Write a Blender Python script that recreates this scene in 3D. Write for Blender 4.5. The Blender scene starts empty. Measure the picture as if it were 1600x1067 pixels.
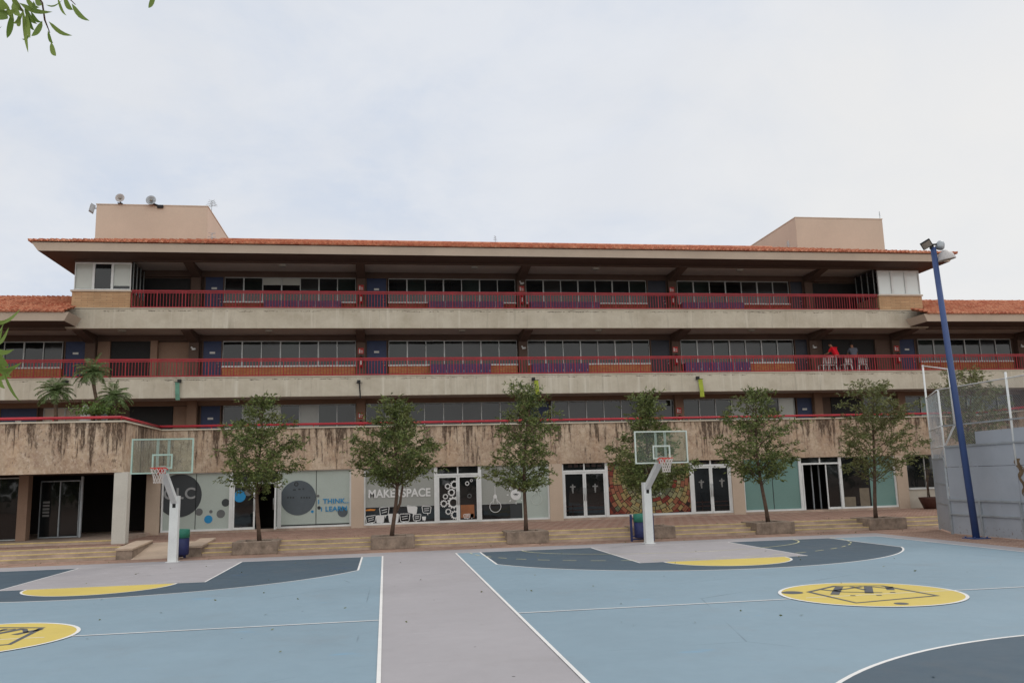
import bpy, math, random
from mathutils import Vector, Matrix
R = math.radians
rnd = random.Random(7)
sc = bpy.context.scene
COL = sc.collection

# ------------------------------------------------------------------ camera model (fitted to the photograph)
H, F = 2.28, 1318.0
PI_, RO, YA = R(9.3125), R(-1.5926), R(8.7112)

def cam_dir(x, y):
    c, s = math.cos(RO), math.sin(RO); x, y = c*x - s*y, s*x + c*y
    d = (x, 1.0, y)
    c, s = math.cos(PI_), math.sin(PI_); d = (d[0], c*d[1] - s*d[2], s*d[1] + c*d[2])
    c, s = math.cos(YA), math.sin(YA)
    return Vector((c*d[0] + s*d[1], -s*d[0] + c*d[1], d[2]))
def ray(px, py): return cam_dir((px - 800)/F, -(py - 533.5)/F)
def at_y(px, py, Y): d = ray(px, py); t = Y/d.y; return Vector((d.x*t, Y, H + d.z*t))
def at_z(px, py, z=0.0): d = ray(px, py); t = (z - H)/d.z; return Vector((d.x*t, d.y*t, z))
def at_x(px, py, X): d = ray(px, py); t = X/d.x; return Vector((X, d.y*t, H + d.z*t))
def at_d(px, py, D): d = ray(px, py).normalized()*D; return Vector((d.x, d.y, H + d.z))
def X_(px, py, Y): return at_y(px, py, Y).x

# ------------------------------------------------------------------ materials
def lin(*c):
    return tuple(((v/255)/12.92 if v/255 <= .04045 else ((v/255 + .055)/1.055)**2.4) for v in c) + (1.0,)

class NT:
    def __init__(s, m): s.t = m.node_tree; s.b = s.t.nodes['Principled BSDF']
    def n(s, kind, **kw):
        x = s.t.nodes.new(kind)
        for k, v in kw.items():
            if k.startswith('_'): x.inputs[k[1:].replace('_', ' ')].default_value = v
            else: setattr(x, k, v)
        return x
    def l(s, a, b): s.t.links.new(a, b)
    def coord(s, sx=1, sy=1, sz=1, rot=(0, 0, 0)):
        tc = s.n('ShaderNodeTexCoord'); mp = s.n('ShaderNodeMapping')
        mp.inputs['Scale'].default_value = (sx, sy, sz); mp.inputs['Rotation'].default_value = rot
        s.l(tc.outputs['Object'], mp.inputs['Vector']); return mp.outputs['Vector']
    def noise(s, vec, scale, detail=4, rough=.6):
        x = s.n('ShaderNodeTexNoise', _Scale=scale, _Detail=detail, _Roughness=rough)
        s.l(vec, x.inputs['Vector']); return x.outputs['Fac']
    def ramp(s, fac, a, b, ca=(0, 0, 0, 1), cb=(1, 1, 1, 1)):
        x = s.n('ShaderNodeValToRGB'); e = x.color_ramp.elements
        e[0].position, e[0].color, e[1].position, e[1].color = a, ca, b, cb
        s.l(fac, x.inputs['Fac']); return x.outputs['Color']
    def mix(s, fac, a, b, mode='MIX'):
        x = s.n('ShaderNodeMix', data_type='RGBA', blend_type=mode)
        for v, i in ((fac, 0), (a, 6), (b, 7)):
            if hasattr(v, 'links'): s.l(v, x.inputs[i])
            else: x.inputs[i].default_value = v
        return x.outputs[2]
    def math(s, op, a, b=None):
        x = s.n('ShaderNodeMath', operation=op)
        for i, v in enumerate((a, b)):
            if v is None: continue
            if hasattr(v, 'links'): s.l(v, x.inputs[i])
            else: x.inputs[i].default_value = v
        return x.outputs[0]
    def bump(s, h, strength=.3, dist=.02):
        x = s.n('ShaderNodeBump', _Strength=strength, _Distance=dist); s.l(h, x.inputs['Height'])
        s.l(x.outputs['Normal'], s.b.inputs['Normal'])
    def color(s, c): s.l(c, s.b.inputs['Base Color'])

def new_mat(name, rough=.7, spec=.3, metal=0.0):
    m = bpy.data.materials.new(name); m.use_nodes = True
    t = NT(m); t.b.inputs['Roughness'].default_value = rough
    t.b.inputs['Specular IOR Level'].default_value = spec; t.b.inputs['Metallic'].default_value = metal
    return m, t
def paint(name, c, rough=.55, var=.18, scale=2.0, bump=.05, spec=.35, metal=0.0, fine=30):
    """painted / plain surface: large soft variation + fine grain"""
    m, t = new_mat(name, rough, spec, metal); v = t.coord()
    a = t.noise(v, scale, 5, .65); f = t.noise(v, fine, 3, .6)
    lo = tuple(x*(1 - var) for x in c[:3]) + (1,); hi = tuple(min(1, x*(1 + var*.8)) for x in c[:3]) + (1,)
    col = t.mix(t.ramp(a, .3, .7), lo, hi)
    col = t.mix(.25, col, t.ramp(f, .3, .75, (.55, .55, .55, 1), (1, 1, 1, 1)), 'MULTIPLY')
    t.color(col)
    if bump: t.bump(f, bump, .01)
    return m

M = {}
def concrete_band():
    m, t = new_mat('beige concrete band', .85, .2); v = t.coord()
    base = t.mix(t.ramp(t.noise(v, .9, 6, .7), .3, .7), lin(176, 166, 148), lin(200, 192, 175))
    # pale run-off streaks and faint grey ones, long in z
    s1 = t.noise(t.coord(2.2, 1, .12), 1.6, 4, .6)
    base = t.mix(t.ramp(s1, .56, .72), base, lin(204, 197, 182))
    s2 = t.noise(t.coord(3.5, 1, .2), 1.3, 4, .7)
    base = t.mix(t.math('MULTIPLY', t.ramp(s2, .58, .78), .55), base, lin(120, 111, 99))
    # broken dark crack just under the top edge of each band (band tops at 7.40 and 10.69)
    sep = t.n('ShaderNodeSeparateXYZ'); tc = t.n('ShaderNodeTexCoord'); t.l(tc.outputs['Object'], sep.inputs[0])
    wob = t.math('MULTIPLY', t.math('SUBTRACT', t.noise(v, 3.1, 8, .8), .5), .26)
    fac = None
    for top in (7.40, 10.69):
        d = t.math('ABSOLUTE', t.math('SUBTRACT', t.math('ADD', sep.outputs['Z'], wob), top - .10))
        k = t.math('LESS_THAN', d, .017)
        fac = k if fac is None else t.math('MAXIMUM', fac, k)
    gap = t.ramp(t.noise(t.coord(1, 1, .3), 1.7, 6, .75), .47, .56)
    fac = t.math('MULTIPLY', t.math('MULTIPLY', fac, gap), .8)
    spk = t.math('GREATER_THAN', t.noise(v, 18, 3, .5), .72)
    fac = t.math('MAXIMUM', fac, t.math('MULTIPLY', spk, .35))
    t.color(t.mix(fac, base, lin(66, 58, 50))); t.bump(t.noise(v, 25, 4), .15, .01)
    return m
M['band'] = concrete_band()

def aggregate():
    """pinkish exposed aggregate fascia with black mould runs from its top edge (z 4.8 down)"""
    m, t = new_mat('pink aggregate fascia', .95, .1); v = t.coord()
    base = t.mix(t.ramp(t.noise(v, .55, 5, .65), .35, .65), lin(158, 136, 116), lin(198, 179, 156))
    base = t.mix(t.ramp(t.noise(t.coord(1, 1, .35), 1.3, 5, .7), .45, .7), base, lin(186, 160, 134))
    base = t.mix(t.math('MULTIPLY', t.ramp(t.noise(v, 8, 5, .75), .5, .66), .5), base, lin(214, 198, 182))
    base = t.mix(t.math('MULTIPLY', t.ramp(t.noise(v, 3.4, 7, .85), .48, .64), .6), base, lin(128, 98, 82))
    sep = t.n('ShaderNodeSeparateXYZ'); tc = t.n('ShaderNodeTexCoord'); t.l(tc.outputs['Object'], sep.inputs[0])
    h = t.n('ShaderNodeMapRange'); t.l(sep.outputs['Z'], h.inputs[0])
    for i, x in ((1, 2.9), (2, 4.75), (3, 0.0), (4, 1.0)): h.inputs[i].default_value = x
    hh = h.outputs[0]
    area = t.noise(t.coord(.8, .8, .25), 1.0, 5, .65)
    st = t.noise(t.coord(3.4, 3.4, .32), 1.6, 5, .7)
    v1 = t.math('ADD', t.math('ADD', st, t.math('MULTIPLY', hh, .20)), t.math('MULTIPLY', t.math('SUBTRACT', area, .52), .8))
    brk = t.ramp(t.noise(t.coord(8, 8, 2.2), 2.0, 6, .85), .36, .50)
    streak = t.math('MULTIPLY', t.ramp(v1, .62, .72), brk)
    pitn = t.math('ADD', t.noise(t.coord(1, 1, .45), 11, 5, .8), t.math('MULTIPLY', t.math('SUBTRACT', v1, .6), .35))
    pit = t.math('MULTIPLY', t.ramp(pitn, .55, .62), .75)
    fac = t.math('MULTIPLY', t.math('MAXIMUM', streak, pit), .88)
    t.color(t.mix(fac, base, lin(62, 48, 40))); t.bump(t.noise(v, 30, 5, .8), .5, .02)
    return m
M['aggregate'] = aggregate()

def terracotta():
    m, t = new_mat('terracotta roof tile', .8, .2); v = t.coord()
    vo = t.n('ShaderNodeTexVoronoi', _Scale=1.0); t.l(t.coord(4.16, 2.6, 2.0), vo.inputs['Vector'])
    sepc = t.n('ShaderNodeSeparateColor'); t.l(vo.outputs['Color'], sepc.inputs[0])
    col = t.mix(sepc.outputs[0], lin(172, 100, 76), lin(206, 146, 116))
    col = t.mix(t.math('MULTIPLY', t.ramp(t.noise(v, .8, 5, .7), .52, .7), .6), col, lin(120, 62, 48))
    col = t.mix(t.math('MULTIPLY', t.ramp(t.noise(v, 9, 4, .7), .6, .75), .6), col, lin(96, 62, 50))
    t.color(col); return m
M['tile'] = terracotta()

def bricks(name, c1, c2, mortar, scale=1.0, rows=.07, width=.26, axis='xz', mort=.012, var=.35, bumpy=.3):
    m, t = new_mat(name, .9, .15)
    rot = (R(-90), 0, 0) if axis == 'xz' else (0, 0, 0)
    tc = t.n('ShaderNodeTexCoord'); sep = t.n('ShaderNodeSeparateXYZ'); t.l(tc.outputs['Object'], sep.inputs[0])
    cb = t.n('ShaderNodeCombineXYZ')
    if axis == 'xz':
        t.l(sep.outputs['X'], cb.inputs[0]); t.l(sep.outputs['Z'], cb.inputs[1])
    else:
        t.l(sep.outputs['X'], cb.inputs[0]); t.l(sep.outputs['Y'], cb.inputs[1])
    vec = cb.outputs[0]
    if axis == 'diag':
        mp = t.n('ShaderNodeMapping'); mp.inputs['Rotation'].default_value = (0, 0, R(45)); t.l(vec, mp.inputs[0]); vec = mp.outputs[0]
    b = t.n('ShaderNodeTexBrick', _Scale=scale, _Mortar_Size=mort, _Brick_Width=width, _Row_Height=rows, _Bias=0.0, _Mortar_Smooth=.3)
    b.inputs['Color1'].default_value, b.inputs['Color2'].default_value, b.inputs['Mortar'].default_value = c1, c2, mortar
    t.l(vec, b.inputs['Vector'])
    v = t.coord()
    col = t.mix(var, b.outputs['Color'], t.ramp(t.noise(v, 1.3, 6, .75), .3, .72, (.35, .33, .32, 1), (1, 1, 1, 1)), 'MULTIPLY')
    col = t.mix(.3, col, t.ramp(t.noise(v, 22, 4, .7), .3, .7, (.5, .5, .5, 1), (1, 1, 1, 1)), 'MULTIPLY')
    t.color(col); t.bump(t.math('SUBTRACT', 1.0, b.outputs['Fac']), bumpy, .01)
    return m
M['brick_orange'] = bricks('orange brick', lin(220, 146, 90), lin(200, 120, 74), lin(170, 138, 110))
M['brick_red'] = bricks('red brown brick', lin(176, 96, 74), lin(150, 76, 60), lin(140, 104, 88))
M['brick_pale'] = bricks('pale long brick', lin(216, 178, 138), lin(200, 160, 122), lin(168, 140, 112), rows=.085, width=.55)
M['paving'] = bricks('red brown paving', lin(176, 140, 122), lin(158, 124, 108), lin(206, 188, 172), rows=.42, width=.42, axis='diag', mort=.018, var=.55, bumpy=.1)
M['paving_low'] = bricks('worn red brown paving', lin(178, 146, 128), lin(162, 132, 116), lin(192, 170, 154), rows=.32, width=.32, axis='diag', mort=.014, var=.6, bumpy=.1)
M['step'] = paint('step stone', lin(178, 157, 141), .9, .28, 1.4, .2)
M['yellow_edge'] = paint('worn yellow step edge', lin(206, 184, 126), .8, .3, 3.0, .1)
M['planter'] = paint('weathered concrete planter', lin(142, 126, 112), .95, .45, 3.5, .5, fine=18)
M['ramp'] = paint('pale ramp concrete', lin(186, 166, 146), .9, .15, 1.5, .1)
M['soil'] = paint('dark soil', lin(64, 46, 36), 1, .3, 6, .5)
M['ground'] = paint('dusty ground', lin(140, 118, 102), .95, .25, .05, .2)

def court(name, c, patch=None, var=.07, speck=True, pamt=.5, scuff=(.66, .73, .5)):
    m, t = new_mat(name, .62, .3); v = t.coord()
    a = t.noise(v, .22, 6, .6)
    lo = tuple(x*(1 - var) for x in c[:3]) + (1,); hi = tuple(min(1, x*(1 + var)) for x in c[:3]) + (1,)
    col = t.mix(t.ramp(a, .3, .7), lo, hi)
    col = t.mix(.18, col, t.ramp(t.noise(v, 3.2, 5, .7), .35, .7, (.72, .72, .72, 1), (1, 1, 1, 1)), 'MULTIPLY')
    if patch:
        p = t.noise(t.coord(.75, 1.6, 1), .8, 4, .55)
        col = t.mix(t.math('MULTIPLY', t.ramp(p, .66, .74), pamt), col, patch)
    # scuffs: thin pale and dark drags
    sc1 = t.noise(t.coord(.5, 4, 1), 2.4, 5, .7)
    col = t.mix(t.math('MULTIPLY', t.ramp(sc1, scuff[0], scuff[1]), scuff[2]), col, tuple(min(1, x*1.6 + .03) for x in c[:3]) + (1,))
    sc2 = t.noise(t.coord(.3, 3, 1, (0, 0, .6)), 1.9, 6, .75)
    col = t.mix(t.math('MULTIPLY', t.ramp(sc2, .7, .76), .3), col, tuple(x*.5 for x in c[:3]) + (1,))
    ck = t.n('ShaderNodeTexVoronoi', _Scale=.16, feature='DISTANCE_TO_EDGE'); t.l(t.mix(.06, t.coord(), t.n('ShaderNodeTexNoise', _Scale=1.3).outputs['Color']), ck.inputs['Vector'])
    crack = t.math('MULTIPLY', t.math('LESS_THAN', ck.outputs['Distance'], .0016), t.ramp(t.noise(v, .35, 3), .5, .6))
    col = t.mix(t.math('MULTIPLY', crack, .5), col, tuple(x*.4 for x in c[:3]) + (1,))
    dirt = t.ramp(t.noise(t.coord(1, 1, 1), .5, 7, .75), .55, .72)
    col = t.mix(t.math('MULTIPLY', dirt, .16), col, (.20, .17, .15, 1))
    if speck:
        vo = t.n('ShaderNodeTexVoronoi', _Scale=.9); t.l(v, vo.inputs['Vector'])
        k = t.math('LESS_THAN', vo.outputs['Distance'], .022)
        col = t.mix(t.math('MULTIPLY', k, .75), col, (.03, .025, .02, 1))
    t.color(col); t.bump(t.noise(v, 60, 3), .12, .004)
    rg = t.ramp(t.noise(v, .6, 4), .3, .7, (.5, .5, .5, 1), (.72, .72, .72, 1)); t.l(rg, t.b.inputs['Roughness'])
    return m
M['court_blue'] = court('pale blue court paint', lin(130, 151, 163), lin(104, 160, 196), pamt=.4)
M['court_grey'] = court('grey court paint', lin(161, 157, 159))
M['key_grey'] = court('scuffed grey key paint', lin(161, 157, 159), scuff=(.60, .66, .75))
M['court_navy'] = court('dark blue court paint', lin(70, 87, 99), lin(60, 88, 130), pamt=.2)
M['court_yellow'] = court('yellow court paint', lin(206, 184, 96), speck=False)
M['court_white'] = court('white line paint', lin(226, 224, 220), speck=False)
M['court_logo'] = court('slate logo paint', lin(86, 88, 92), speck=False)
M['line_faded'] = court('faded cream line paint', lin(206, 202, 160), speck=False)

M['beige'] = paint('beige plaster', lin(196, 176, 156), .85, .1, .6, .1)
M['tower'] = paint('pinkish beige plaster', lin(200, 182, 164), .9, .07, .45, .1)
M['fascia'] = paint('taupe eave fascia', lin(206, 190, 172), .8, .1, .5, .1)
M['soffit'] = paint('brown soffit boards', lin(84, 68, 60), .85, .15, 1.2, .1)
M['ceiling'] = paint('pale gallery ceiling', lin(196, 186, 178), .85, .1, .8, .05)
M['brown'] = paint('dark brown wall paint', lin(98, 80, 70), .8, .15, 1.0, .08)
M['brown2'] = paint('mid brown wall paint', lin(142, 116, 98), .8, .12, 1.0, .08)
M['floor'] = paint('gallery floor tile', lin(140, 112, 96), .7, .15, 1.0, .05)
M['red'] = paint('red railing paint', lin(156, 28, 38), .45, .2, 3.0, .03, .4)
M['red_pipe'] = paint('red pipe paint', lin(178, 44, 56), .4, .2, 2.0, .03, .4)
M['white'] = paint('white metal', lin(222, 224, 222), .4, .08, 2, .02, .45)
M['alu'] = paint('pale aluminium', lin(172, 174, 172), .35, .1, 3, .02, .5, .3)
M['blue_door'] = paint('navy blue door', lin(34, 50, 88), .45, .15, 2, .02, .4)
M['dark_door'] = paint('very dark navy door', lin(34, 38, 52), .45, .15, 2, .02, .4)
M['film'] = paint('pale green grey window film', lin(178, 188, 180), .14, .05, .8, 0, .5)
M['film_grey'] = paint('grey window film', lin(158, 160, 154), .18, .05, .8, 0, .5)
M['film_teal'] = paint('teal window film', lin(112, 146, 140), .12, .06, .5, 0, .5)
M['blind'] = paint('roller blind behind glass', lin(188, 192, 184), .12, .06, .8, 0, .5)
M['ivory'] = paint('pale wall', lin(196, 188, 174), .8, .12, 1.2, .05)
M['purple'] = paint('purple locker metal', lin(74, 54, 104), .45, .18, 2, .03, .4)
M['purple_dark'] = paint('dark plum locker metal', lin(96, 66, 110), .5, .18, 2, .03, .4)
M['lamp_blue'] = paint('blue pole paint', lin(58, 78, 124), .45, .12, 1.4, .03, .4)
M['galv'] = paint('galvanised steel', lin(170, 176, 180), .5, .18, 2.5, .05, .4, .35)
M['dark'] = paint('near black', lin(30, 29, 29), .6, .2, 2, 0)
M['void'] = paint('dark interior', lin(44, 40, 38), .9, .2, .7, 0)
M['bin_blue'] = paint('navy bin plastic', lin(40, 48, 92), .5, .25, 5, .08)
M['bin_green'] = paint('green bin plastic', lin(52, 124, 104), .5, .2, 5, .08)
M['rim'] = paint('orange red rim', lin(206, 62, 48), .45, .1, 5, .02)
M['cord'] = paint('white net cord', lin(214, 206, 200), .9, .15, 9, 0)
M['board_frame'] = paint('off white board frame', lin(200, 210, 202), .45, .1, 4, .02)
M['board_mint'] = paint('mint green board frame', lin(168, 194, 182), .45, .1, 4, .02)
M['sign_white'] = paint('white sign plate', lin(214, 214, 210), .5, .06, 4, 0)
M['sign_red'] = paint('red sign plate', lin(190, 52, 48), .5, .1, 5, 0)
M['ext_red'] = paint('extinguisher red', lin(170, 26, 30), .3, .1, 5, 0)
M['lime'] = paint('lime pennant cloth', lin(166, 178, 66), .9, .12, 4, .1)
M['mint'] = paint('mint pennant cloth', lin(104, 148, 128), .9, .15, 4, .1)
M['sticker_dark'] = paint('charcoal vinyl', lin(58, 62, 64), .35, .08, 1.5, 0)
M['sticker_mid'] = paint('grey vinyl', lin(104, 106, 106), .35, .1, 2, 0)
M['sticker_slate'] = paint('slate vinyl', lin(86, 94, 100), .35, .1, 1.5, 0)
M['sticker_blue'] = paint('blue vinyl', lin(34, 136, 190), .35, .08, 3, 0)
M['sticker_white'] = paint('white vinyl', lin(222, 222, 220), .4, .05, 3, 0)
M['sticker_pale'] = paint('pale grey vinyl', lin(196, 204, 196), .4, .05, 3, 0)
M['sticker_text'] = paint('grey vinyl lettering', lin(150, 152, 152), .4, .06, 3, 0)
M['orange'] = paint('orange paint', lin(214, 136, 56), .6, .1, 3, 0)
M['wood'] = paint('brown furniture wood', lin(150, 96, 62), .6, .2, 3, .05)
M['cardboard'] = paint('dull beige board', lin(122, 112, 96), .8, .15, 3, .05)
M['cross'] = paint('etched grey vinyl', lin(128, 128, 126), .5, .1, 6, 0)
M['pot'] = paint('dark brown clay pot', lin(78, 48, 40), .6, .2, 3, .1)
M['pillar'] = paint('pale grey painted concrete', lin(196, 192, 182), .8, .08, .8, .08)
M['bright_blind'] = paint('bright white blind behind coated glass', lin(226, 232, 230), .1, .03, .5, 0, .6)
M['skin'] = paint('skin', lin(160, 112, 88), .6, .1, 6, 0)
M['hair'] = paint('dark hair', lin(30, 24, 22), .7, .2, 12, .1)
M['shirt_red'] = paint('red shirt cloth', lin(206, 18, 36), .9, .1, 6, .1)
M['shirt_grey'] = paint('dark grey shirt cloth', lin(92, 94, 104), .9, .1, 6, .1)
M['trousers'] = paint('dark trousers cloth', lin(44, 44, 56), .9, .15, 6, .1)
M['bark'] = paint('grey brown bark', lin(92, 74, 62), .95, .4, 7, .8, fine=22)
M['palm_bark'] = paint('palm trunk bark', lin(96, 80, 66), .95, .4, 9, .8)
M['dish'] = paint('grey dish metal', lin(186, 182, 180), .5, .15, 4, .03)
M['lampglass'] = paint('floodlight lens', lin(150, 146, 136), .25, .3, 6, 0, .6)
for i, c in enumerate([(80, 38, 32), (124, 54, 42), (146, 92, 68), (154, 134, 88), (148, 142, 102), (126, 126, 96), (150, 154, 136), (98, 104, 80), (46, 28, 24)]):
    M['mosaic%d' % i] = paint('mosaic tile %d' % i, lin(*c), .35, .3, 4, .05)

def dark_glass(name, c=(.012, .014, .015), rough=.03):
    m, t = new_mat(name, rough, .5); v = t.coord()
    t.b.inputs['IOR'].default_value = 1.48
    t.color(t.mix(t.ramp(t.noise(v, .5, 3, .5), .35, .7), tuple(x*.5 for x in c) + (1,), tuple(x*1.7 for x in c) + (1,)))
    t.bump(t.noise(v, 1.1, 2, .5), .06, .05)
    return m
M['glass'] = dark_glass('dark window glass')
M['glass_b'] = dark_glass('dark window glass, dustier', (.022, .022, .022), .09)
M['glass_c'] = dark_glass('greenish window glass', (.016, .022, .02), .05)
M['glass_bright'] = dark_glass('sky mirroring coated glass', (.40, .43, .42), .06)
def clear_glass():
    m = bpy.data.materials.new('clear acrylic'); m.use_nodes = True; nt = m.node_tree; nt.nodes.clear()
    o = nt.nodes.new('ShaderNodeOutputMaterial'); mx = nt.nodes.new('ShaderNodeMixShader'); tr = nt.nodes.new('ShaderNodeBsdfTransparent')
    gl = nt.nodes.new('ShaderNodeBsdfGlossy'); fr = nt.nodes.new('ShaderNodeFresnel'); df = nt.nodes.new('ShaderNodeBsdfDiffuse'); m2 = nt.nodes.new('ShaderNodeMixShader')
    tr.inputs[0].default_value = (.86, .91, .88, 1); gl.inputs['Roughness'].default_value = .04; fr.inputs[0].default_value = 1.3
    df.inputs[0].default_value = (.5, .56, .53, 1); m2.inputs[0].default_value = .07
    L = nt.links.new
    L(fr.outputs[0], mx.inputs[0]); L(tr.outputs[0], mx.inputs[1]); L(gl.outputs[0], mx.inputs[2])
    L(mx.outputs[0], m2.inputs[1]); L(df.outputs[0], m2.inputs[2]); L(m2.outputs[0], o.inputs[0]); return m
M['acrylic'] = clear_glass()

def leafmat(name, c1, c2, c3, trans=.16):
    m, t = new_mat(name, .55, .3); v = t.coord()
    g = t.n('ShaderNodeNewGeometry')
    a = t.mix(g.outputs['Random Per Island'], c1, c2)
    a = t.mix(t.math('MULTIPLY', t.ramp(t.noise(v, 1.3, 4, .6), .5, .7), .6), a, c3)
    t.color(a)
    nt = m.node_tree; tl = nt.nodes.new('ShaderNodeBsdfTranslucent'); mx = nt.nodes.new('ShaderNodeMixShader'); mx.inputs[0].default_value = trans
    nt.links.new(a, tl.inputs[0]); out = [n for n in nt.nodes if n.type == 'OUTPUT_MATERIAL'][0]
    nt.links.new(t.b.outputs[0], mx.inputs[1]); nt.links.new(tl.outputs[0], mx.inputs[2]); nt.links.new(mx.outputs[0], out.inputs[0]); return m
M['leaf'] = leafmat('olive green leaves', lin(46, 60, 30), lin(122, 134, 74), lin(112, 104, 62))
M['leaf_dry'] = leafmat('dusty green leaves', lin(82, 90, 52), lin(122, 126, 78), lin(104, 88, 64))
M['leaf_palm'] = leafmat('palm green', lin(72, 94, 56), lin(118, 136, 84), lin(120, 112, 66))
M['leaf_near'] = leafmat('fresh willow green', lin(92, 118, 52), lin(138, 158, 82), lin(112, 134, 62), .4)
M['leaf_bush'] = leafmat('bright bush green', lin(70, 96, 46), lin(112, 132, 66), lin(90, 110, 54))

def sheet():
    m, t = new_mat('grey painted sheet metal', .5, .4); v = t.coord()
    col = t.mix(t.ramp(t.noise(v, .5, 5, .6), .3, .7), lin(150, 155, 162), lin(168, 173, 180))
    col = t.mix(t.math('MULTIPLY', t.ramp(t.noise(v, 2.0, 6, .75), .62, .68), .5), col, lin(132, 137, 144))
    sep = t.n('ShaderNodeSeparateXYZ'); tc = t.n('ShaderNodeTexCoord'); t.l(tc.outputs['Object'], sep.inputs[0])
    low = t.math('LESS_THAN', sep.outputs['Z'], .32)
    chip = t.math('GREATER_THAN', t.noise(v, 9, 5, .8), .6)
    rust = t.math('MULTIPLY', low, chip)
    rr = t.ramp(t.noise(t.coord(2, 2, .7), 1.3, 6, .8), .64, .68)
    fac = t.math('MAXIMUM', t.math('MULTIPLY', rust, .8), t.math('MULTIPLY', rr, .7))
    t.color(t.mix(fac, col, lin(104, 84, 66))); t.bump(t.noise(v, 1.4, 3), .15, .05)
    return m
M['sheet'] = sheet()
M['rust'] = paint('peeling rusty paint', lin(112, 92, 70), .95, .5, 8, .5)

# ------------------------------------------------------------------ mesh building
class MB:
    def __init__(s): s.v, s.f, s.m, s.sm = [], [], [], []
    def face(s, pts, mi=0, smooth=False):
        b = len(s.v); s.v += [tuple(p) for p in pts]; s.f.append(tuple(range(b, b + len(pts)))); s.m.append(mi); s.sm.append(smooth)
    def box(s, x0, x1, y0, y1, z0, z1, mi=0):
        x0, x1 = min(x0, x1), max(x0, x1); y0, y1 = min(y0, y1), max(y0, y1); z0, z1 = min(z0, z1), max(z0, z1)
        b = len(s.v)
        s.v += [(x, y, z) for z in (z0, z1) for x, y in ((x0, y0), (x1, y0), (x1, y1), (x0, y1))]
        for q in ((0, 3, 2, 1), (4, 5, 6, 7), (0, 1, 5, 4), (1, 2, 6, 5), (2, 3, 7, 6), (3, 0, 4, 7)):
            s.f.append(tuple(b + i for i in q)); s.m.append(mi); s.sm.append(False)
        return s
    def obox(s, c, ux, uy, uz, mi=0):
        """box from centre and three half vectors"""
        c, ux, uy, uz = map(Vector, (c, ux, uy, uz)); b = len(s.v)
        s.v += [tuple(c + ux*i + uy*j + uz*k) for k in (-1, 1) for i, j in ((-1, -1), (1, -1), (1, 1), (-1, 1))]
        for q in ((0, 3, 2, 1), (4, 5, 6, 7), (0, 1, 5, 4), (1, 2, 6, 5), (2, 3, 7, 6), (3, 0, 4, 7)):
            s.f.append(tuple(b + i for i in q)); s.m.append(mi); s.sm.append(False)
        return s
    def bar(s, a, b, w, d=None, mi=0, up=(0, 0, 1)):
        a, b = Vector(a), Vector(b); d = d or w; t = (b - a); L = t.length
        if L < 1e-6: return s
        t /= L; u = Vector(up)
        if abs(t.dot(u)) > .95: u = Vector((0, 1, 0))
        p = t.cross(u).normalized(); q = t.cross(p).normalized()
        return s.obox((a + b)/2, t*L/2, p*w/2, q*d/2, mi)
    def prism(s, poly, off, mi=0):
        """extrude a polygon (list of 3D points) by a vector"""
        o = Vector(off); n = len(poly); b = len(s.v)
        s.v += [tuple(p) for p in poly] + [tuple(Vector(p) + o) for p in poly]
        s.f.append(tuple(range(b + n - 1, b - 1, -1))); s.f.append(tuple(range(b + n, b + 2*n)))
        for i in range(n): j = (i + 1) % n; s.f.append((b + i, b + j, b + n + j, b + n + i))
        s.m += [mi]*(n + 2); s.sm += [False]*(n + 2); return s
    def tube(s, pts, rad, n=8, mi=0, cap=True):
        pts = [Vector(p) for p in pts]; rs = rad if hasattr(rad, '__len__') else [rad]*len(pts)
        b = len(s.v); prev = None
        for i, p in enumerate(pts):
            t = (pts[min(i + 1, len(pts) - 1)] - pts[max(i - 1, 0)]).normalized()
            if prev is None:
                u = Vector((0, 0, 1)) if abs(t.z) < .9 else Vector((1, 0, 0)); e = t.cross(u).normalized()
            else:
                e = prev - t*prev.dot(t); e = e.normalized() if e.length > 1e-6 else prev
            prev = e; g = t.cross(e)
            s.v += [tuple(p + (e*math.cos(2*math.pi*k/n) + g*math.sin(2*math.pi*k/n))*rs[i]) for k in range(n)]
        for i in range(len(pts) - 1):
            for k in range(n):
                a, c = b + i*n + k, b + i*n + (k + 1) % n
                s.f.append((a, c, c + n, a + n)); s.m.append(mi); s.sm.append(True)
        if cap:
            s.f.append(tuple(b + k for k in range(n - 1, -1, -1))); s.f.append(tuple(b + (len(pts) - 1)*n + k for k in range(n)))
            s.m += [mi, mi]; s.sm += [False, False]
        return s
    def lathe(s, c, prof, n=20, axis=(0, 0, 1), mi=0):
        """revolve [(radius, height)] around axis at c"""
        c = Vector(c); a = Vector(axis).normalized(); u = Vector((0, 0, 1)) if abs(a.z) < .9 else Vector((1, 0, 0))
        e = a.cross(u).normalized(); g = a.cross(e); b = len(s.v)
        for r, h in prof:
            s.v += [tuple(c + a*h + (e*math.cos(2*math.pi*k/n) + g*math.sin(2*math.pi*k/n))*max(r, 1e-4)) for k in range(n)]
        for i in range(len(prof) - 1):
            for k in range(n):
                x, y = b + i*n + k, b + i*n + (k + 1) % n
                s.f.append((x, y, y + n, x + n)); s.m.append(mi); s.sm.append(True)
        return s
    def disc(s, c, r, y, n=36, mi=0, th=.006):
        """disc standing in an xz plane, facing -y, at depth y"""
        s.prism([(c[0] + r*math.cos(2*math.pi*k/n), y, c[1] + r*math.sin(2*math.pi*k/n)) for k in range(n)], (0, th, 0), mi); return s
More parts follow.
